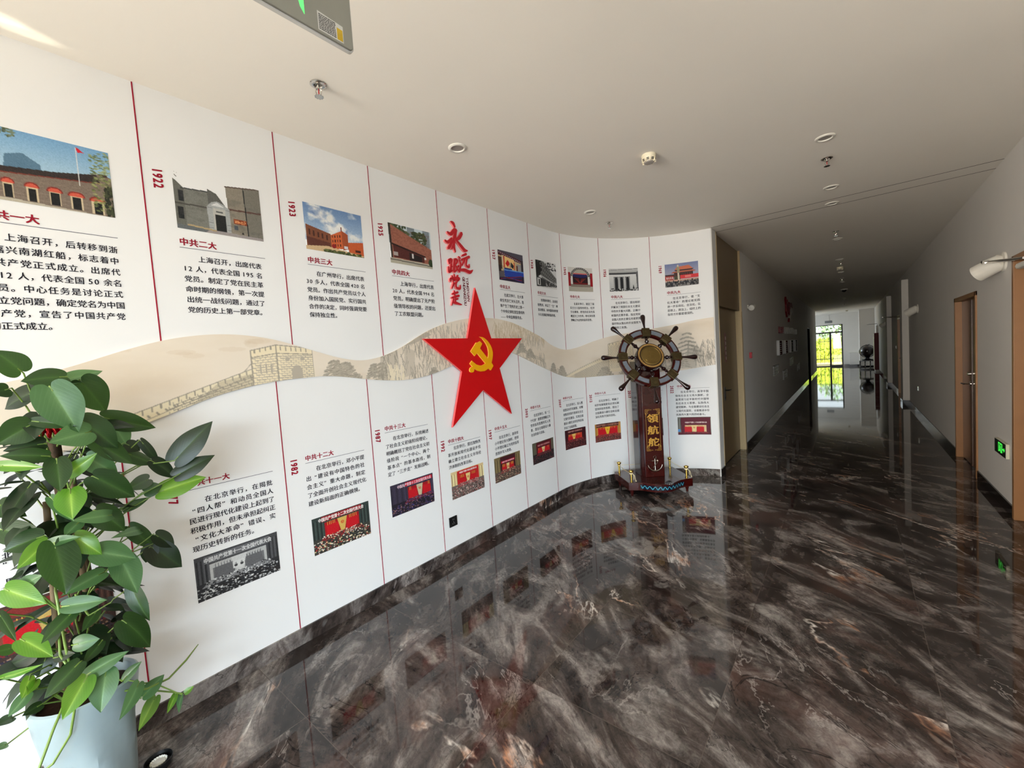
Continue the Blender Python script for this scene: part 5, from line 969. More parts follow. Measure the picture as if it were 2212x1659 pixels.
em = thing('ribbon_emblem', 'red ribbon emblem with a white dove on the corridor wall', 'wall emblem', (XL, 14.0, 2.26))
YF = lambda a, b, h: (XL+h, a, b)
mb = MB()
for pts in ([(13.35, 2.84, .05), (13.5, 2.7, .09), (13.45, 2.5, .06), (13.6, 2.36, .03)], [(13.65, 2.78, .05), (13.85, 2.66, .08), (13.75, 2.48, .05)], [(14.1, 2.72, .06), (14.4, 2.66, .10), (14.7, 2.74, .06), (14.85, 2.68, .04)], [(14.15, 2.64, .08), (14.1, 2.48, .08), (14.25, 2.38, .06), (14.0, 2.25, .03)]):
    P = [Vector((a, b)) for a, b, w in pts]; A_, B_ = [], []
    for i, q in enumerate(P):
        d_ = (P[min(i+1, len(P)-1)]-P[max(i-1, 0)]).normalized(); nn = Vector((-d_.y, d_.x)); A_.append(q+nn*pts[i][2]); B_.append(q-nn*pts[i][2])
    mb.prism([tuple(v) for v in A_+B_[::-1]], .002, .045, YF)
obj('ribbon', mb, mat('deep_red_acrylic', (132, 20, 30), .4), em, world=True)
obj('dove', MB().prism([(14.05, 2.30), (14.25, 2.30), (14.3, 2.42), (14.55, 2.5), (14.8, 2.46), (15.1, 2.52), (14.95, 2.60), (14.6, 2.60), (14.45, 2.66), (14.3, 2.58), (14.2, 2.46)], .002, .06, YF), mat('white_acrylic', (206, 200, 192), .4), em, world=True)
for k in range(9):
    y = 11.85+k*.50; mb = MB(); r_ = random.Random(40+k)
    for j in range(4): z = 1.90+j*.045+r_.uniform(-.006, .006); mb.prism([(y+r_.uniform(0, .06), z), (y+.40-r_.uniform(0, .08), z), (y+.40-r_.uniform(0, .08), z+.016), (y+.02, z+.016)], 0, .03, YF)
    for j in range(3): x = y+.05+j*.13+r_.uniform(0, .04); z0 = 1.89+r_.uniform(0, .05); mb.prism([(x, z0), (x+.04, z0), (x+.04, z0+.14), (x, z0+.14)], 0, .033, YF)
    tag(obj('raised_character', mb, MATS['deep_red_acrylic'] if k < 2 else MATS['white_acrylic']), ['first red raised sign on the corridor wall, at the alarm button end of its row', 'second red raised sign of the row above the four framed boards'][k] if k < 2 else 'white raised sign in the row above the four framed boards', 'lettering', 'white raised signs on the corridor wall' if k > 1 else 'red raised signs on the corridor wall')
M_FRW = mat('white_board_frame', (226, 224, 222), .4)
for k, (y0, y1) in enumerate(((11.5, 12.08), (12.73, 13.30), (14.06, 14.68), (15.32, 15.86))):
    t = thing('framed_board', ['first of four white framed boards, the one beside the red alarm button', 'second of the four framed boards, counted from the alarm button', 'third of the four framed boards, counted from the alarm button', 'last of the four framed boards, beside the dark doorway'][k], 'framed board', (XL, (y0+y1)/2, 1.365), group='framed boards on the corridor wall')
    obj('frame', MB().box(XL, XL+.06, y0, y1, 1.365, 1.38).box(XL, XL+.06, y0, y1, 1.71, 1.725).box(XL, XL+.06, y0, y0+.03, 1.365, 1.725).box(XL, XL+.06, y1-.03, y1, 1.365, 1.725), M_FRW, t, world=True, bevel=.003)
    obj('picture', bx(XL, XL+.052, y0+.03, y1-.03, 1.38, 1.71), mat('maroon_board' if k < 2 else 'charcoal_board', (74, 24, 28) if k < 2 else (40, 38, 40), .9, spec=.05, noise=.4, nscale=18), t, world=True)
    mb = MB(); r_ = random.Random(k)
    for j in range(6): z = 1.40+j*.048; mb.box(XL+.052, XL+.0535, y0+.10+r_.uniform(0, .05), y1-.10-r_.uniform(0, .15), z, z+.018)
    obj('print_lines', mb, mat('pale_print', (176, 160, 156), .5), t, world=True)
for k, (y0, y1, z0, z1) in enumerate(((10.77, 11.62, .945, 1.17), (12.49, 13.28, .73, .965), (14.15, 15.07, 1.0, 1.225), (16.13, 17.05, .73, .957))):
    mb = MB(); r_ = random.Random(70+k); mb.box(XL, XL+.03, y0, y0+.09, z0, z1).box(XL, XL+.03, y0, y1, z1-.022, z1)
    for j in range(3): z = z0+.02+j*.06; mb.box(XL, XL+.03, y0, y1-r_.uniform(0, .3), z, z+.02)
    for j in range(3): y = y0+.2+j*.22; mb.box(XL, XL+.032, y, y+.07, z0+r_.uniform(0, .04), z1-r_.uniform(0, .04))
    tag(obj('openwork_sign', mb, mat('grey_white_acrylic', (178, 174, 168), .4)), ['grey openwork wall sign, lower one by the first framed board', 'lowest grey openwork wall sign, under the second framed board', 'grey openwork wall sign just under the third framed board', 'grey openwork wall sign under the last framed board by the doorway'][k], 'wall sign', 'openwork signs on the corridor wall')
def spot(x, y, z, lab):
    t = thing('wall_spotlight', lab, 'wall light', (XR, y, z), group='white wall spotlights')
    ax_ = Vector((-.17, .13, -.10)).normalized(); q = Vector((0, 0, 1)).rotation_difference(ax_).to_matrix().to_4x4()
    obj('wall_plate', MB().lathe([(.085, -.004), (.085, .014), (.07, .018)], 28, Matrix.Rotation(-PI/2, 4, 'Y')), M_WHITE, t, smooth=40)
    M_ = Matrix.Translation((-.03, 0.01, .0)) @ q
    obj('lamp_housing', MB().lathe([(.03, -.05), (.066, -.02), (.074, .03), (.076, .17), (.072, .172), (.068, .165), (.064, .12)], 28, M_, cap=False), M_WHITE, t, smooth=40)
    obj('lamp_face', MB().lathe([(.066, .12), (.066, .122)], 24, M_), mat('grey_lamp_glass', (110, 114, 116), .12), t); return t
s0 = spot(XR, 5.74, 2.255, 'white wall spotlight between the two brown doors, under the closer arm')
copy_thing(s0, (XR, 11.75, 2.16), 'white wall spotlight before the wall pilaster, past the second brown door'); copy_thing(s0, (XR, 20.7, 2.10), 'small distant wall spotlight above the red cabinet side of the corridor')
es = thing('exit_light', 'green running man exit light low on the wall between two brown doors', 'sign', (XR, 5.79, .56))
eb = obj('case', bx(XR-.022, XR+.0, 5.61, 5.975, .49, .625), mat('white_sign_case', (206, 204, 180), .4), es, world=True, bevel=.003); obj('dark_panel', bx(XR-.024, XR-.021, 5.62, 5.972, .495, .62), mat('black_sign_panel', (16, 26, 22), .2), es, world=True)
ZF = lambda a, b, h: (XR-.0245-h, a, b); mb = MB()
for poly in ([(5.72, .52), (5.735, .52), (5.735, .605), (5.72, .605)], [(5.735, .597), (5.84, .597), (5.84, .605), (5.735, .605)], [(5.832, .52), (5.84, .52), (5.84, .605), (5.832, .605)], [(5.77, .575), (5.80, .58), (5.80, .545), (5.77, .545)], [(5.745, .52), (5.76, .515), (5.79, .55), (5.775, .555)], [(5.81, .52), (5.82, .53), (5.79, .55), (5.785, .54)], [(5.777, .582), (5.793, .582), (5.793, .594), (5.777, .594)], [(5.64, .56), (5.665, .578), (5.665, .565), (5.705, .565), (5.705, .553), (5.665, .553), (5.665, .54)]): mb.prism(poly, 0, .001, ZF)
obj('green_pictogram', mb, mat('lit_green', (60, 220, 70), .4, emit=1.2), es, world=True)
sw = thing('wall_outlet', 'white wall outlet low on the wall before the pilaster', 'outlet', (XR, 11.83, .54)); obj('plate', bx(-.012, 0, -.045, .045, -.045, .045), mat('glossy_white_plate', (232, 232, 232), .08, coat=.6), sw, bevel=.004); obj('slots', MB().box(-.0125, -.0118, -.012, -.008, -.014, .0).box(-.0125, -.0118, .008, .012, -.014, .0), M_BLACK, sw)
sw = thing('wall_switch', 'white wall switch beside the far brown door', 'switch', (XR, 16.75, 1.3)); obj('plate', bx(-.012, 0, -.045, .045, -.045, .045), MATS['glossy_white_plate'], sw, bevel=.004); obj('rocker', bx(-.016, -.012, -.02, .02, -.03, .03), MATS['glossy_white_plate'], sw, bevel=.002)
fc = thing('fire_hose_cabinet', 'tall dark red cabinet standing out from the wall near the corridor end', 'cabinet', (1.03, 26.0, 0))
obj('body', bx(.945, XR-.002, 25.9, 26.7, .09, 1.81), mat('dark_maroon_cabinet', (92, 14, 18), .6), fc, world=True, bevel=.006); obj('door', bx(.93, .945, 25.92, 26.68, .11, 1.79), mat('pale_cabinet_front', (196, 186, 182), .3), fc, world=True, bevel=.003)
obj('plinth', bx(.96, XR, 25.93, 26.68, 0, .09), M_PAINT, fc, world=True)
cb_ = thing('wall_box', 'small white box with a thin arm on top of the dark red cabinet', 'box', (1.06, 26.2, 1.81)); obj('case', bx(1.02, XR, 26.1, 26.3, 1.81, 2.16), M_WHITE, cb_, world=True, bevel=.005); obj('arm', MB().tube([(1.06, 26.2, 2.16), (1.06, 26.2, 2.24), (.70, 26.2, 2.24)], .012, 6), M_STEEL, cb_, world=True)
gb = thing('globe', 'large dark globe on a black footed stand at the corridor end', 'globe', (.74, 28.0, 0))
ball = obj('ball', MB().sphere((0, 0, .93), .28, 28, 18), mat('dark_brown_globe', (38, 28, 22), .3, coat=.5, noise=.5, nscale=5), gb, smooth=60)
obj('meridian_ring', MB().tube([(.31*math.cos(t), .0, .93+.31*math.sin(t)) for t in [2*PI*k/40 for k in range(41)]], .018, 8), mat('black_lacquer', (14, 12, 12), .12, coat=.6), gb, smooth=60)
obj('stand', MB().lathe([(.22, .48), (.24, .52), (.16, .54), (.08, .58), (.10, .62), (.19, .66), (.17, .67)], 24), MATS['black_lacquer'], gb, smooth=40)
tb = MB().box(-.32, .32, -.32, .32, .43, .48)
tb.box(-.32, .32, -.32, .32, .02, .07)
obj('table_frame', tb, MATS['black_lacquer'], gb, bevel=.006)
for x, y in ((-.29, -.29), (-.1, -.29), (.1, -.29), (.29, -.29), (-.29, .29), (.29, .29)): obj('leg', MB().lathe([(.03, 0), (.03, .1), (.018, .16), (.026, .25), (.018, .34), (.03, .42), (.03, .44)], 12, Matrix.Translation((x, y, 0))), MATS['black_lacquer'], gb, smooth=50)
bd = MB(); bd.prism([(-.02, 1.24), (.0, 1.26), (.12, 1.30), (.05, 1.25), (.10, 1.22), (.0, 1.225), (-.10, 1.27), (-.05, 1.235)], -.012, .012, lambda a, b, h: (a+.02, h, b)); bd.lathe([(.012, 1.20), (.008, 1.235)], 8, Matrix.Translation((.02, 0, 0)))
obj('bird_finial', bd, MATS['black_lacquer'], gb)
ac = thing('floor_cabinet', 'low pale grey cabinet against the end wall beside the glazed door', 'cabinet', (.25, 31.55, 0)); obj('body', bx(.03, .468, 31.3, 31.8, .11, .80), M_PAINT, ac, world=True, bevel=.006); obj('plinth', bx(.03, .468, 31.31, 31.8, 0, .11), M_GRAN, ac, world=True); obj('top', bx(.02, .469, 31.29, 31.8, .80, .815), M_WHITE, ac, world=True)
vs_ = thing('wall_sign', 'small grey sign on the wall above the glazed end door', 'sign', (-.92, 31.8, 2.71)); obj('plate', bx(-1.09, -.75, 31.78, 31.8, 2.64, 2.78), mat('mid_grey_plate', (120, 122, 124), .5), vs_, world=True, bevel=.003); obj('bracket', bx(-.96, -.88, 31.785, 31.8, 2.78, ZC), M_PAINT, vs_, world=True)
# ================================================================== POTHOS IN ITS POT
AXX, AXY = -2.40, .13
pt = thing('potted_pothos', 'bushy green pothos climbing a pole in a pale grey blue faceted pot', 'plant', (AXX, AXY, 0))
mb = MB()
def ring_(n, r, z, rot=0, sq=0):
    return [(r*math.cos(2*PI*k/n+rot), r*math.sin(2*PI*k/n+rot), z) for k in range(n)]
N_ = 36; rings = []
for i in range(13):
    f = i/12; z = .005+.475*f; R0 = .115+.045*f; vs = []
    for k in range(N_):
        a = 2*PI*k/N_; w = 1-f
        c1 = math.cos(math.asin(max(-1, min(1, math.sin(3*(a+.2)))))/3); hexa = .955/c1 if c1 else 1
        sh = abs(((a*6/(2*PI)+f*1.0) % 1)-.5)*2
        r = R0*(1-.10*sh*math.sin(PI*min(1, f*1.02)))
        vs.append((r*math.cos(a), r*math.sin(a), z))
    rings.append(vs)
rings.append([(v[0]*1.0, v[1]*1.0, .492) for v in rings[-1]]); rings.append([(v[0]*.955, v[1]*.955, .498) for v in rings[-2]]); rings.append([(v[0]*.90, v[1]*.90, .490) for v in rings[-3]]); rings.append([(v[0]*.86, v[1]*.86, .40) for v in rings[-4]])
mb.v = [v for r in rings for v in r]; mb.f = [(i*N_+k, i*N_+(k+1) % N_, (i+1)*N_+(k+1) % N_, (i+1)*N_+k) for i in range(len(rings)-1) for k in range(N_)]+[tuple(range(N_))[::-1]]; mb.mi = [0]*len(mb.f)
obj('pot', mb, M_POT, pt, smooth=24)
obj('soil', MB().lathe([(.138, .40), (.138, .452), (.08, .462), (.001, .464)], 24), M_SOIL, pt, smooth=60)
obj('moss_pole', MB().tube([(0, 0, .44), (.008, .01, .9), (0, .0, 1.50)], .019, 12), M_POLE, pt, smooth=60)
for k, (x, y) in enumerate(((.05, .03), (.03, -.05), (-.04, .05))): obj('cane', MB().tube([(x, y, .44), (x*1.1, y*1.1, .8), (x*.9, y*.8, 1.2+.06*k)], .010, 8), mat('brown_cane', (104, 84, 58), .7, noise=.3), pt, smooth=60)
LEAF = None
LEAF=[(-2.253,0.066,1.754,0.021,-0.045,0.068,0.968,0.176,-0.178,0.083,1),(-2.244,0.165,1.724,0.036,-0.09,0.002,0.928,0.369,-0.051,0.08,1),(-2.277,0.166,1.709,-0.098,0.122,0.039,0.786,0.615,0.058,0.049,2),(-2.294,0.216,1.701,-0.025,0.064,-0.118,0.983,0.084,-0.166,0.108,1),(-2.192,0.129,1.682,0.048,0.045,-0.145,0.943,-0.228,0.243,0.115,2),(-2.313,0.089,1.673,-0.051,-0.074,-0.042,0.843,-0.53,-0.094,0.088,0),(-2.273,0.033,1.692,0.026,-0.031,-0.011,0.77,0.636,0.054,0.049,0),(-2.214,0.084,1.573,0.051,0.084,-0.025,0.866,-0.487,0.115,0.038,1),(-2.218,0.069,1.561,0.017,-0.073,-0.046,0.982,0.16,0.104,0.086,1),(-2.335,0.276,1.552,-0.012,0.149,-0.066,0.997,0.082,0.006,0.077,1),(-2.221,0.199,1.554,0.008,0.082,-0.112,0.998,-0.046,0.034,0.094,1),(-2.198,0.206,1.514,0.067,-0.09,-0.011,0.803,0.585,0.114,0.084,2),(-2.378,0.304,1.511,0.006,0.028,-0.088,0.994,-0.103,0.035,0.07,2),(-2.219,0.215,1.481,-0.026,0.111,-0.113,0.982,0.18,-0.05,0.083,1),(-2.371,0.335,1.389,0.02,0.077,-0.056,0.978,-0.164,0.131,0.067,1),(-2.327,0.483,1.341,0.05,0.117,0.142,0.922,-0.388,-0.009,0.102,0),(-2.327,0.482,1.268,0.049,0.114,0.065,0.899,-0.43,0.077,0.074,0),(-2.348,0.422,1.207,0.053,0.14,0.035,0.911,-0.384,0.148,0.088,3),(-2.245,0.092,1.489,0.004,-0.083,-0,0.996,0.044,0.08,0.062,0),(-2.195,0.094,1.45,0.025,-0.085,0.028,0.952,0.3,0.05,0.05,1),(-2.222,-0.007,1.437,0.097,0.082,-0.013,0.651,-0.744,0.149,0.036,3),(-2.176,0.119,1.427,0.056,-0.004,-0.089,0.848,-0.009,0.53,0.067,1),(-2.193,0.145,1.374,0.04,0.065,0.057,0.872,-0.488,-0.049,0.047,3),(-2.222,0.202,1.416,0.016,0.07,-0.076,0.989,-0.089,0.121,0.07,2),(-2.201,0.213,1.341,-0,0.099,-0.103,0.995,0.074,0.071,0.087,1),(-2.359,0.383,1.268,0.14,-0.081,0.004,0.474,0.834,0.281,0.056,1),(-2.36,0.379,1.432,0.014,0.048,-0.099,0.988,-0.131,0.076,0.035,0),(-2.371,0.333,1.431,0.009,0.037,-0.032,0.983,-0.148,0.107,0.05,0),(-2.352,0.408,1.34,0.023,0.07,-0.076,0.975,-0.168,0.143,0.069,0),(-2.362,0.373,1.219,0.015,0.051,0.014,0.938,-0.311,0.154,0.06,1),(-2.16,0.141,1.315,0.06,-0.01,-0.076,0.788,0.075,0.611,0.079,3),(-2.178,0.097,1.298,0.058,0.038,-0.076,0.821,-0.342,0.457,0.035,2),(-2.224,0.241,1.184,0.083,-0.091,0.031,0.706,0.694,0.14,0.046,2),(-2.225,0.209,1.208,0.012,0.071,-0.088,0.989,0.012,0.149,0.086,1),(-2.238,0.061,1.163,-0.003,-0.083,-0.013,0.974,-0.067,0.216,0.077,1),(-2.184,0.07,1.152,0.035,-0.065,-0.05,0.913,0.232,0.335,0.054,3),(-2.156,0.088,1.139,0.064,0.012,-0.148,0.918,-0.04,0.395,0.101,1),(-2.184,0.142,1.144,0.047,0.048,-0.068,0.869,-0.295,0.397,0.064,3),(-2.183,0.075,1.145,0.063,0.065,0.015,0.702,-0.702,0.122,0.034,2),(-2.168,0.19,1.072,0.024,0.095,-0.054,0.958,-0.088,0.273,0.087,2),(-2.192,0.25,1.017,0.051,0.031,-0.129,0.932,-0.124,0.341,0.086,2),(-2.185,0.193,0.984,0.063,-0.092,-0.001,0.766,0.526,0.37,0.055,2),(-2.219,-0.028,1.018,0.102,0.058,-0.041,0.57,-0.669,0.476,0.073,3),(-2.241,-0.004,1.005,0.082,0.036,0.046,0.467,-0.871,-0.153,0.051,2),(-2.369,0.344,1.059,0.134,-0.069,0.044,0.434,0.897,0.082,0.037,2),(-2.375,0.315,1.077,0.016,0.066,-0.112,0.991,-0.011,0.135,0.061,1),(-2.361,0.376,0.968,0.025,0.081,-0.11,0.98,-0.032,0.198,0.094,0),(-2.357,0.39,1.02,0.016,0.053,-0.067,0.979,-0.054,0.195,0.061,0),(-2.362,0.372,0.976,-0.007,-0.028,-0.064,0.931,-0.362,0.055,0.059,0),(-2.288,0.286,0.849,0.053,0.019,-0.127,0.923,-0.121,0.365,0.06,1),(-2.217,0.244,0.759,0.008,0.076,-0.134,0.981,0.14,0.137,0.092,1),(-2.17,0.097,0.914,0.055,0.087,-0.006,0.815,-0.501,0.291,0.053,2),(-2.169,0.108,0.883,0.042,-0.076,-0.043,0.867,0.232,0.442,0.052,1),(-2.212,0.171,0.841,0.052,-0.041,-0.029,0.671,0.454,0.586,0.036,1),(-2.209,0.108,0.751,0.048,0.046,0.007,0.653,-0.716,0.248,0.054,2),(-2.204,-0.009,0.837,0.09,0.048,-0.037,0.557,-0.607,0.567,0.061,3),(-2.303,-0.036,0.785,0.037,-0.033,0.025,0.56,0.793,0.238,0.037,1),(-2.321,0.01,0.724,-0.075,-0.066,-0.027,0.625,-0.767,0.146,0.055,0),(-2.161,0.105,0.697,0.042,-0.081,-0.039,0.845,0.201,0.496,0.062,1),(-2.176,0.128,0.64,0.042,0.09,0.043,0.823,-0.507,0.256,0.052,2),(-2.163,0.171,0.619,0.063,-0.032,-0.086,0.815,0.061,0.576,0.079,2),(-2.152,0.118,0.636,0.054,-0.061,-0.066,0.826,0.142,0.545,0.069,3),(-2.254,0.229,0.522,0.022,0.043,0.048,0.808,-0.572,0.143,0.042,2),(-2.239,0.262,0.48,0.086,-0.051,-0.039,0.56,0.388,0.732,0.051,2),(-2.282,0.281,0.403,-0.025,0.07,0.031,0.836,0.054,0.545,0.055,2),(-2.305,0.315,0.355,0.135,-0.063,0.001,0.281,0.615,0.736,0.048,3),(-2.357,0.389,0.293,0.046,-0.036,-0.028,0.637,0.255,0.727,0.026,3),(-2.351,0.41,0.277,-0.007,-0.025,-0.068,0.851,-0.516,0.1,0.033,2),(-2.347,0.424,0.285,0.009,0.028,0.014,0.816,-0.448,0.366,0.024,3),(-2.253,-0.006,0.68,0.053,-0.015,-0.025,0.478,0.505,0.719,0.033,3),(-2.263,-0.016,0.621,0.026,-0.044,-0.031,0.859,0.167,0.484,0.038,2),(-2.271,0.01,0.56,0.026,-0.036,0.007,0.667,0.57,0.48,0.034,0),(-2.305,-0.064,0.696,0.141,0.062,0.043,0.375,-0.922,0.099,0.023,3),(-2.386,-0.061,0.505,0.08,-0.029,0.037,0.195,0.93,0.312,0.034,0),(-2.393,-0.079,0.415,0.067,-0.019,0.039,0.137,0.964,0.229,0.024,1),(-2.256,0.061,0.712,0.053,0.035,0.013,0.518,-0.837,0.177,0.034,0),(-2.229,0.172,0.711,0.049,-0.046,-0.024,0.687,0.432,0.584,0.038,1),(-2.321,0.231,0.676,-0.059,0.062,-0.11,0.834,0.533,-0.145,0.049,0),(-2.337,0.037,0.69,0.017,-0.022,-0.049,0.934,-0.068,0.351,0.073,0),(-2.338,-0.052,0.903,0.115,0.02,-0.04,0.353,-0.233,0.906,0.032,1),(-2.345,-0.02,1.196,0.131,0.077,-0.031,0.535,-0.783,0.317,0.077,1),(-2.341,-0.019,1.287,0.107,0.037,-0.023,0.377,-0.826,0.419,0.064,1),(-2.226,0.155,1.183,0.045,-0.037,-0.019,0.67,0.605,0.43,0.043,2),(-2.254,0.005,0.662,0.048,-0.017,-0.012,0.4,0.631,0.664,0.031,3),(-2.377,0.306,1.161,0.017,0.072,0.029,0.944,-0.288,0.162,0.035,1)]
def leaf_mats():
    out = []
    for nm, c, c2, ro in (('deep_green_leaf', (17, 34, 16), (44, 68, 32), .38), ('green_leaf', (28, 56, 22), (64, 96, 44), .34), ('pale_green_leaf', (54, 92, 50), (106, 142, 92), .38), ('yellow_green_leaf', (66, 116, 22), (140, 176, 70), .32)):
        m = bpy.data.materials.new(nm); m.use_nodes = True; nt = m.node_tree; b = nt.nodes['Principled BSDF']
        a = nt.nodes.new('ShaderNodeAttribute'); a.attribute_name = 'vein'; s = nt.nodes.new('ShaderNodeSeparateColor'); nt.links.new(a.outputs['Color'], s.inputs[0])
        wv = nt.nodes.new('ShaderNodeTexWave'); wv.inputs['Scale'].default_value = 3.0; wv.inputs['Distortion'].default_value = 1.0; cb = nt.nodes.new('ShaderNodeCombineXYZ')
        ad = nt.nodes.new('ShaderNodeMath'); ad.operation = 'MULTIPLY_ADD'; ad.inputs[1].default_value = -.55; nt.links.new(s.outputs[1], ad.inputs[0]); nt.links.new(s.outputs[2], ad.inputs[2]); nt.links.new(ad.outputs[0], cb.inputs[0]); nt.links.new(cb.outputs[0], wv.inputs['Vector'])
        pw = nt.nodes.new('ShaderNodeMath'); pw.operation = 'POWER'; pw.inputs[1].default_value = 6; nt.links.new(wv.outputs['Fac'], pw.inputs[0])
        sm_ = nt.nodes.new('ShaderNodeMath'); sm_.operation = 'MULTIPLY_ADD'; sm_.inputs[1].default_value = .13; nt.links.new(pw.outputs[0], sm_.inputs[0]); nt.links.new(s.outputs[0], sm_.inputs[2])
        mx = nt.nodes.new('ShaderNodeMix'); mx.data_type = 'RGBA'; mx.inputs[6].default_value = (*lin(c), 1); mx.inputs[7].default_value = (*lin(c2), 1)
        nt.links.new(sm_.outputs[0], mx.inputs[0]); nt.links.new(mx.outputs[2], b.inputs['Base Color']); b.inputs['Roughness'].default_value = ro
        bp = nt.nodes.new('ShaderNodeBump'); bp.inputs['Strength'].default_value = .25; bp.inputs['Distance'].default_value = .003; nt.links.new(sm_.outputs[0], bp.inputs['Height']); nt.links.new(bp.outputs[0], b.inputs['Normal'])
        tr = nt.nodes.new('ShaderNodeBsdfTranslucent'); tr.inputs[0].default_value = (*[min(1, x*2.2) for x in lin(c2)], 1); ms = nt.nodes.new('ShaderNodeMixShader'); ms.inputs[0].default_value = .22
        out_ = nt.nodes['Material Output']; nt.links.new(b.outputs[0], ms.inputs[1]); nt.links.new(tr.outputs[0], ms.inputs[2]); nt.links.new(ms.outputs[0], out_.inputs[0]); out.append(m)
    return out
LM = leaf_mats()
TW = [(-.06, .16), (.0, .50), (.06, .74), (.14, .90), (.26, 1.0), (.40, .98), (.54, .86), (.68, .66), (.80, .44), (.90, .22), (.96, .09), (1.0, .0)]
def leaf_mesh(L_, W_, fold, droop, curl, seed):
    r_ = random.Random(seed); cs = [-1, -.72, -.4, -.12, 0, .12, .4, .72, 1]; vs, vc = [], []
    ph = r_.uniform(0, 6)
    for t, w in TW:
        for c in cs:
            hw = w*W_/2; back = .17*abs(c)**1.5*max(0, 1-t*3.2)
            y = c*hw; x = (t-back*(1 if t >= 0 else 1.1))*L_
            if t < 0: x = (-.02-.12*abs(c))*L_ if c else .03*L_
            z = fold*abs(y)-droop*L_*max(0, t)**2+.018*W_*math.sin(7*t+ph)*abs(c)**2+curl*abs(y)**2/W_
            vs.append((x, y, z)); vc.append((max(0, 1-abs(c)*6)*.9, abs(c)*w, max(0, t), 1))
    n = len(cs); fs = [(i*n+k, i*n+k+1, (i+1)*n+k+1, (i+1)*n+k) for i in range(len(TW)-1) for k in range(n-1)]
    return vs, fs, vc
stems = MB()
random.seed(77)
for _ in range(15):
    a = random.uniform(-2.6, 1.6); z = random.uniform(.6, 1.55); r = random.uniform(.06, .16); d_ = Vector((math.cos(a), math.sin(a), random.uniform(-.9, .1))).normalized()*random.uniform(.09, .14); n_ = Vector((math.cos(a)*.6, math.sin(a)*.6, .8))
    LEAF.append((AXX+r*math.cos(a), AXY+r*math.sin(a), z, *d_, *n_, random.uniform(.07, .1), 0))
random.seed(21)
for i, (bx_, by_, bz_, lx, ly, lz, nx, ny, nz, W_, tint) in enumerate(LEAF):
    B_ = Vector((bx_, by_, bz_)); D_ = Vector((lx, ly, lz)); L_ = D_.length; D_.normalize(); Nn = Vector((nx, ny, nz))+Vector((random.gauss(0, .22), random.gauss(0, .22), .30+random.gauss(0, .2))); Nn = (Nn-D_*Nn.dot(D_)).normalized(); Sd = Nn.cross(D_)
    vs, fs, vc = leaf_mesh(L_*1.06, W_*1.10, random.uniform(.05, .3), random.uniform(.05, .28), random.uniform(-.5, .2), i)
    W3 = [B_+D_*x+Sd*y+Nn*z for x, y, z in vs]
    W3 = [Vector((max(v.x, XW+.02), v.y, v.z)) for v in W3]
    me = bpy.data.meshes.new('leaf'); me.from_pydata([tuple(v-Vector((AXX, AXY, 0))) for v in W3], [], fs)
    ca = me.color_attributes.new('vein', 'FLOAT_COLOR', 'POINT'); ca.data.foreach_set('color', np.array(vc, 'f').ravel())
    me.materials.append(LM[tint]); me.shade_smooth()
    sb = me
    o = bpy.data.objects.new('leaf', me); COL.objects.link(o); o.parent = pt; WM[o.name] = WM[pt.name]
    md = o.modifiers.new('round', 'SUBSURF'); md.levels = 1; md.render_levels = 1
    b = B_-Vector((AXX, AXY, 0)); zr = max(.46, b.z-random.uniform(.06, .26)); root = Vector((b.x*.18+random.uniform(-.02, .02), b.y*.18+random.uniform(-.02, .02), zr)); mid = root.lerp(b, .55)+Vector((0, 0, random.uniform(.0, .05)))
    stems.tube([root, mid, b-D_*.012, b+D_*.01], [.0034, .0028, .0024, .0018], 6)
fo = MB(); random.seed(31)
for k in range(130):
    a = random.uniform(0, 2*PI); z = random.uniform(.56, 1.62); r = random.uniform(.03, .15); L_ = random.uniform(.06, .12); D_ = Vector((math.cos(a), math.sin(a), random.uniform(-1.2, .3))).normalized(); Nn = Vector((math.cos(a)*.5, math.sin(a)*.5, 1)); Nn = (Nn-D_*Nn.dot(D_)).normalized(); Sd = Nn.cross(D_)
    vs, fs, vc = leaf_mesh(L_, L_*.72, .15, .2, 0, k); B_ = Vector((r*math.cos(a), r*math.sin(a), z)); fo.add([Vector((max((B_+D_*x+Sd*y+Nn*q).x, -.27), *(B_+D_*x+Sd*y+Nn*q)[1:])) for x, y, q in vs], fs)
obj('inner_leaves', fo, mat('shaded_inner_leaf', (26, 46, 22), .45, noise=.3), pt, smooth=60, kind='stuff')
obj('petioles', stems, M_STEM, pt, smooth=60)
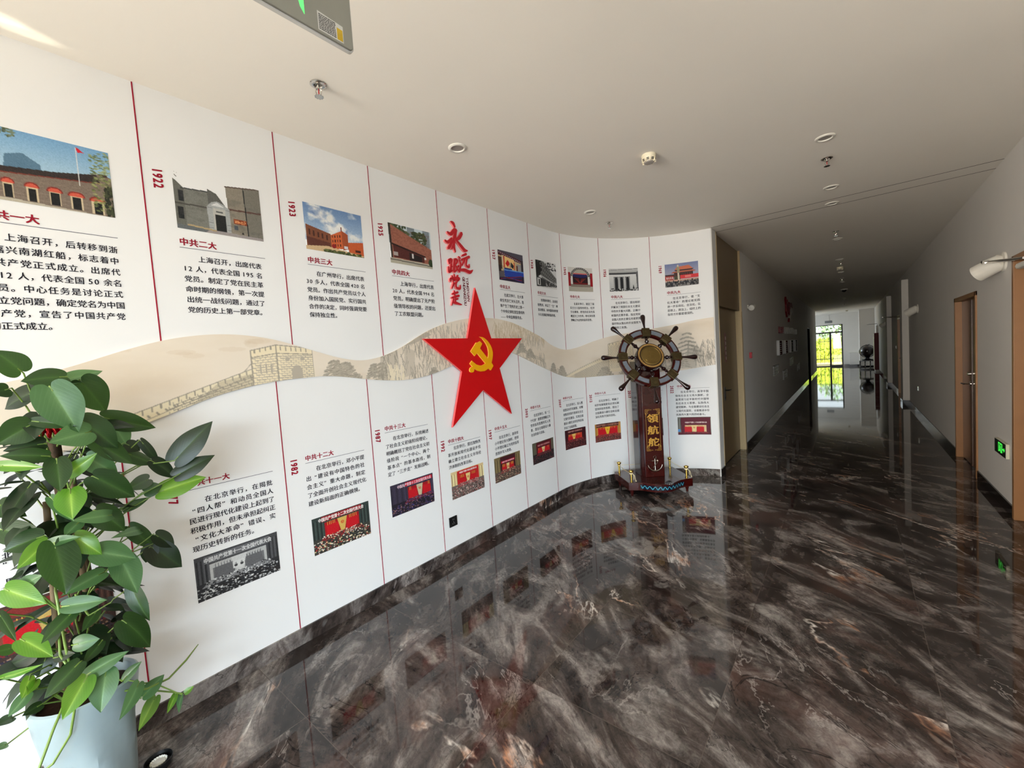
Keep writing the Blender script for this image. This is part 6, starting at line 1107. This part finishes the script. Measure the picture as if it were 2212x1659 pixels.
vines = [[(.06, -.03, 1.1), (.14, -.05, .95), (.17, -.045, .75), (.175, -.035, .55), (.16, -.06, .42), (.13, -.11, .33), (.11, -.17, .30)], [(.10, -.06, .52), (.17, -.1, .47), (.2, -.15, .36), (.19, -.2, .30)], [(.12, .08, .47), (.13, .16, .43), (.08, .24, .40), (.0, .32, .40), (-.05, .38, .42)], [(.1, .0, .9), (.2, .02, .84), (.2, .08, .86)], [(.05, -.05, .8), (.16, -.06, .72), (.19, -.04, .66), (.17, .01, .67)]]
for v in vines: obj('vine', MB().tube(v, [.0042]*(len(v)-1)+[.002], 7), M_STEM, pt, smooth=60)
orn = thing('red_ornament', 'shiny red pleated ornament tucked among the pothos leaves', 'ornament', (-2.30, .115, 1.545))
mb = MB()
for k in range(9):
    a = -.9+k*.225; mb.sphere((0, 0, 0), .010, 8, 6, sc=(1, 1, 4.2)); M_ = Matrix.Rotation(a, 4, 'X'); mb.v[-56:] = [tuple(M_ @ (Vector(v)+Vector((0, 0, -.012)))+Vector((.015, .05*math.sin(a), .01))) for v in mb.v[-56:]]
obj('pleats', mb, mat('shiny_red_foil', (190, 10, 24), .18, .6), orn, smooth=60)
obj('bead', MB().sphere((.02, -.055, -.005), .014, 12, 8), MATS['shiny_red_foil'], orn, smooth=60); obj('hanging_loop', MB().tube([(0, 0, .02), (-.02, 0, .05), (-.06, .0, .06)], .002, 5), M_CORD, orn)
ds = thing('small_dish', 'small black dish holding a white fluted cup, on the floor beside the pot', 'dish', (-2.392, .315, 0))
obj('dish', MB().lathe([(.032, 0), (.046, .006), (.052, .034), (.049, .035), (.043, .010), (.001, .008)], 28), M_BLACK, ds, smooth=40)
mb = MB(); n = 40; r1 = [(.026+.0015*math.cos(k*PI)) for k in range(n)]
for z, s_ in ((.010, .8), (.026, 1.15)): mb.v += [(r1[k]*s_*math.cos(2*PI*k/n), r1[k]*s_*math.sin(2*PI*k/n), z) for k in range(n)]
mb.f = [(k, (k+1) % n, n+(k+1) % n, n+k) for k in range(n)]+[tuple(range(n))]; mb.mi = [0]*len(mb.f); mb.lathe([(.024, .02), (.001, .024)], 16)
obj('white_cup', mb, mat('white_paper', (226, 224, 216), .7), ds)
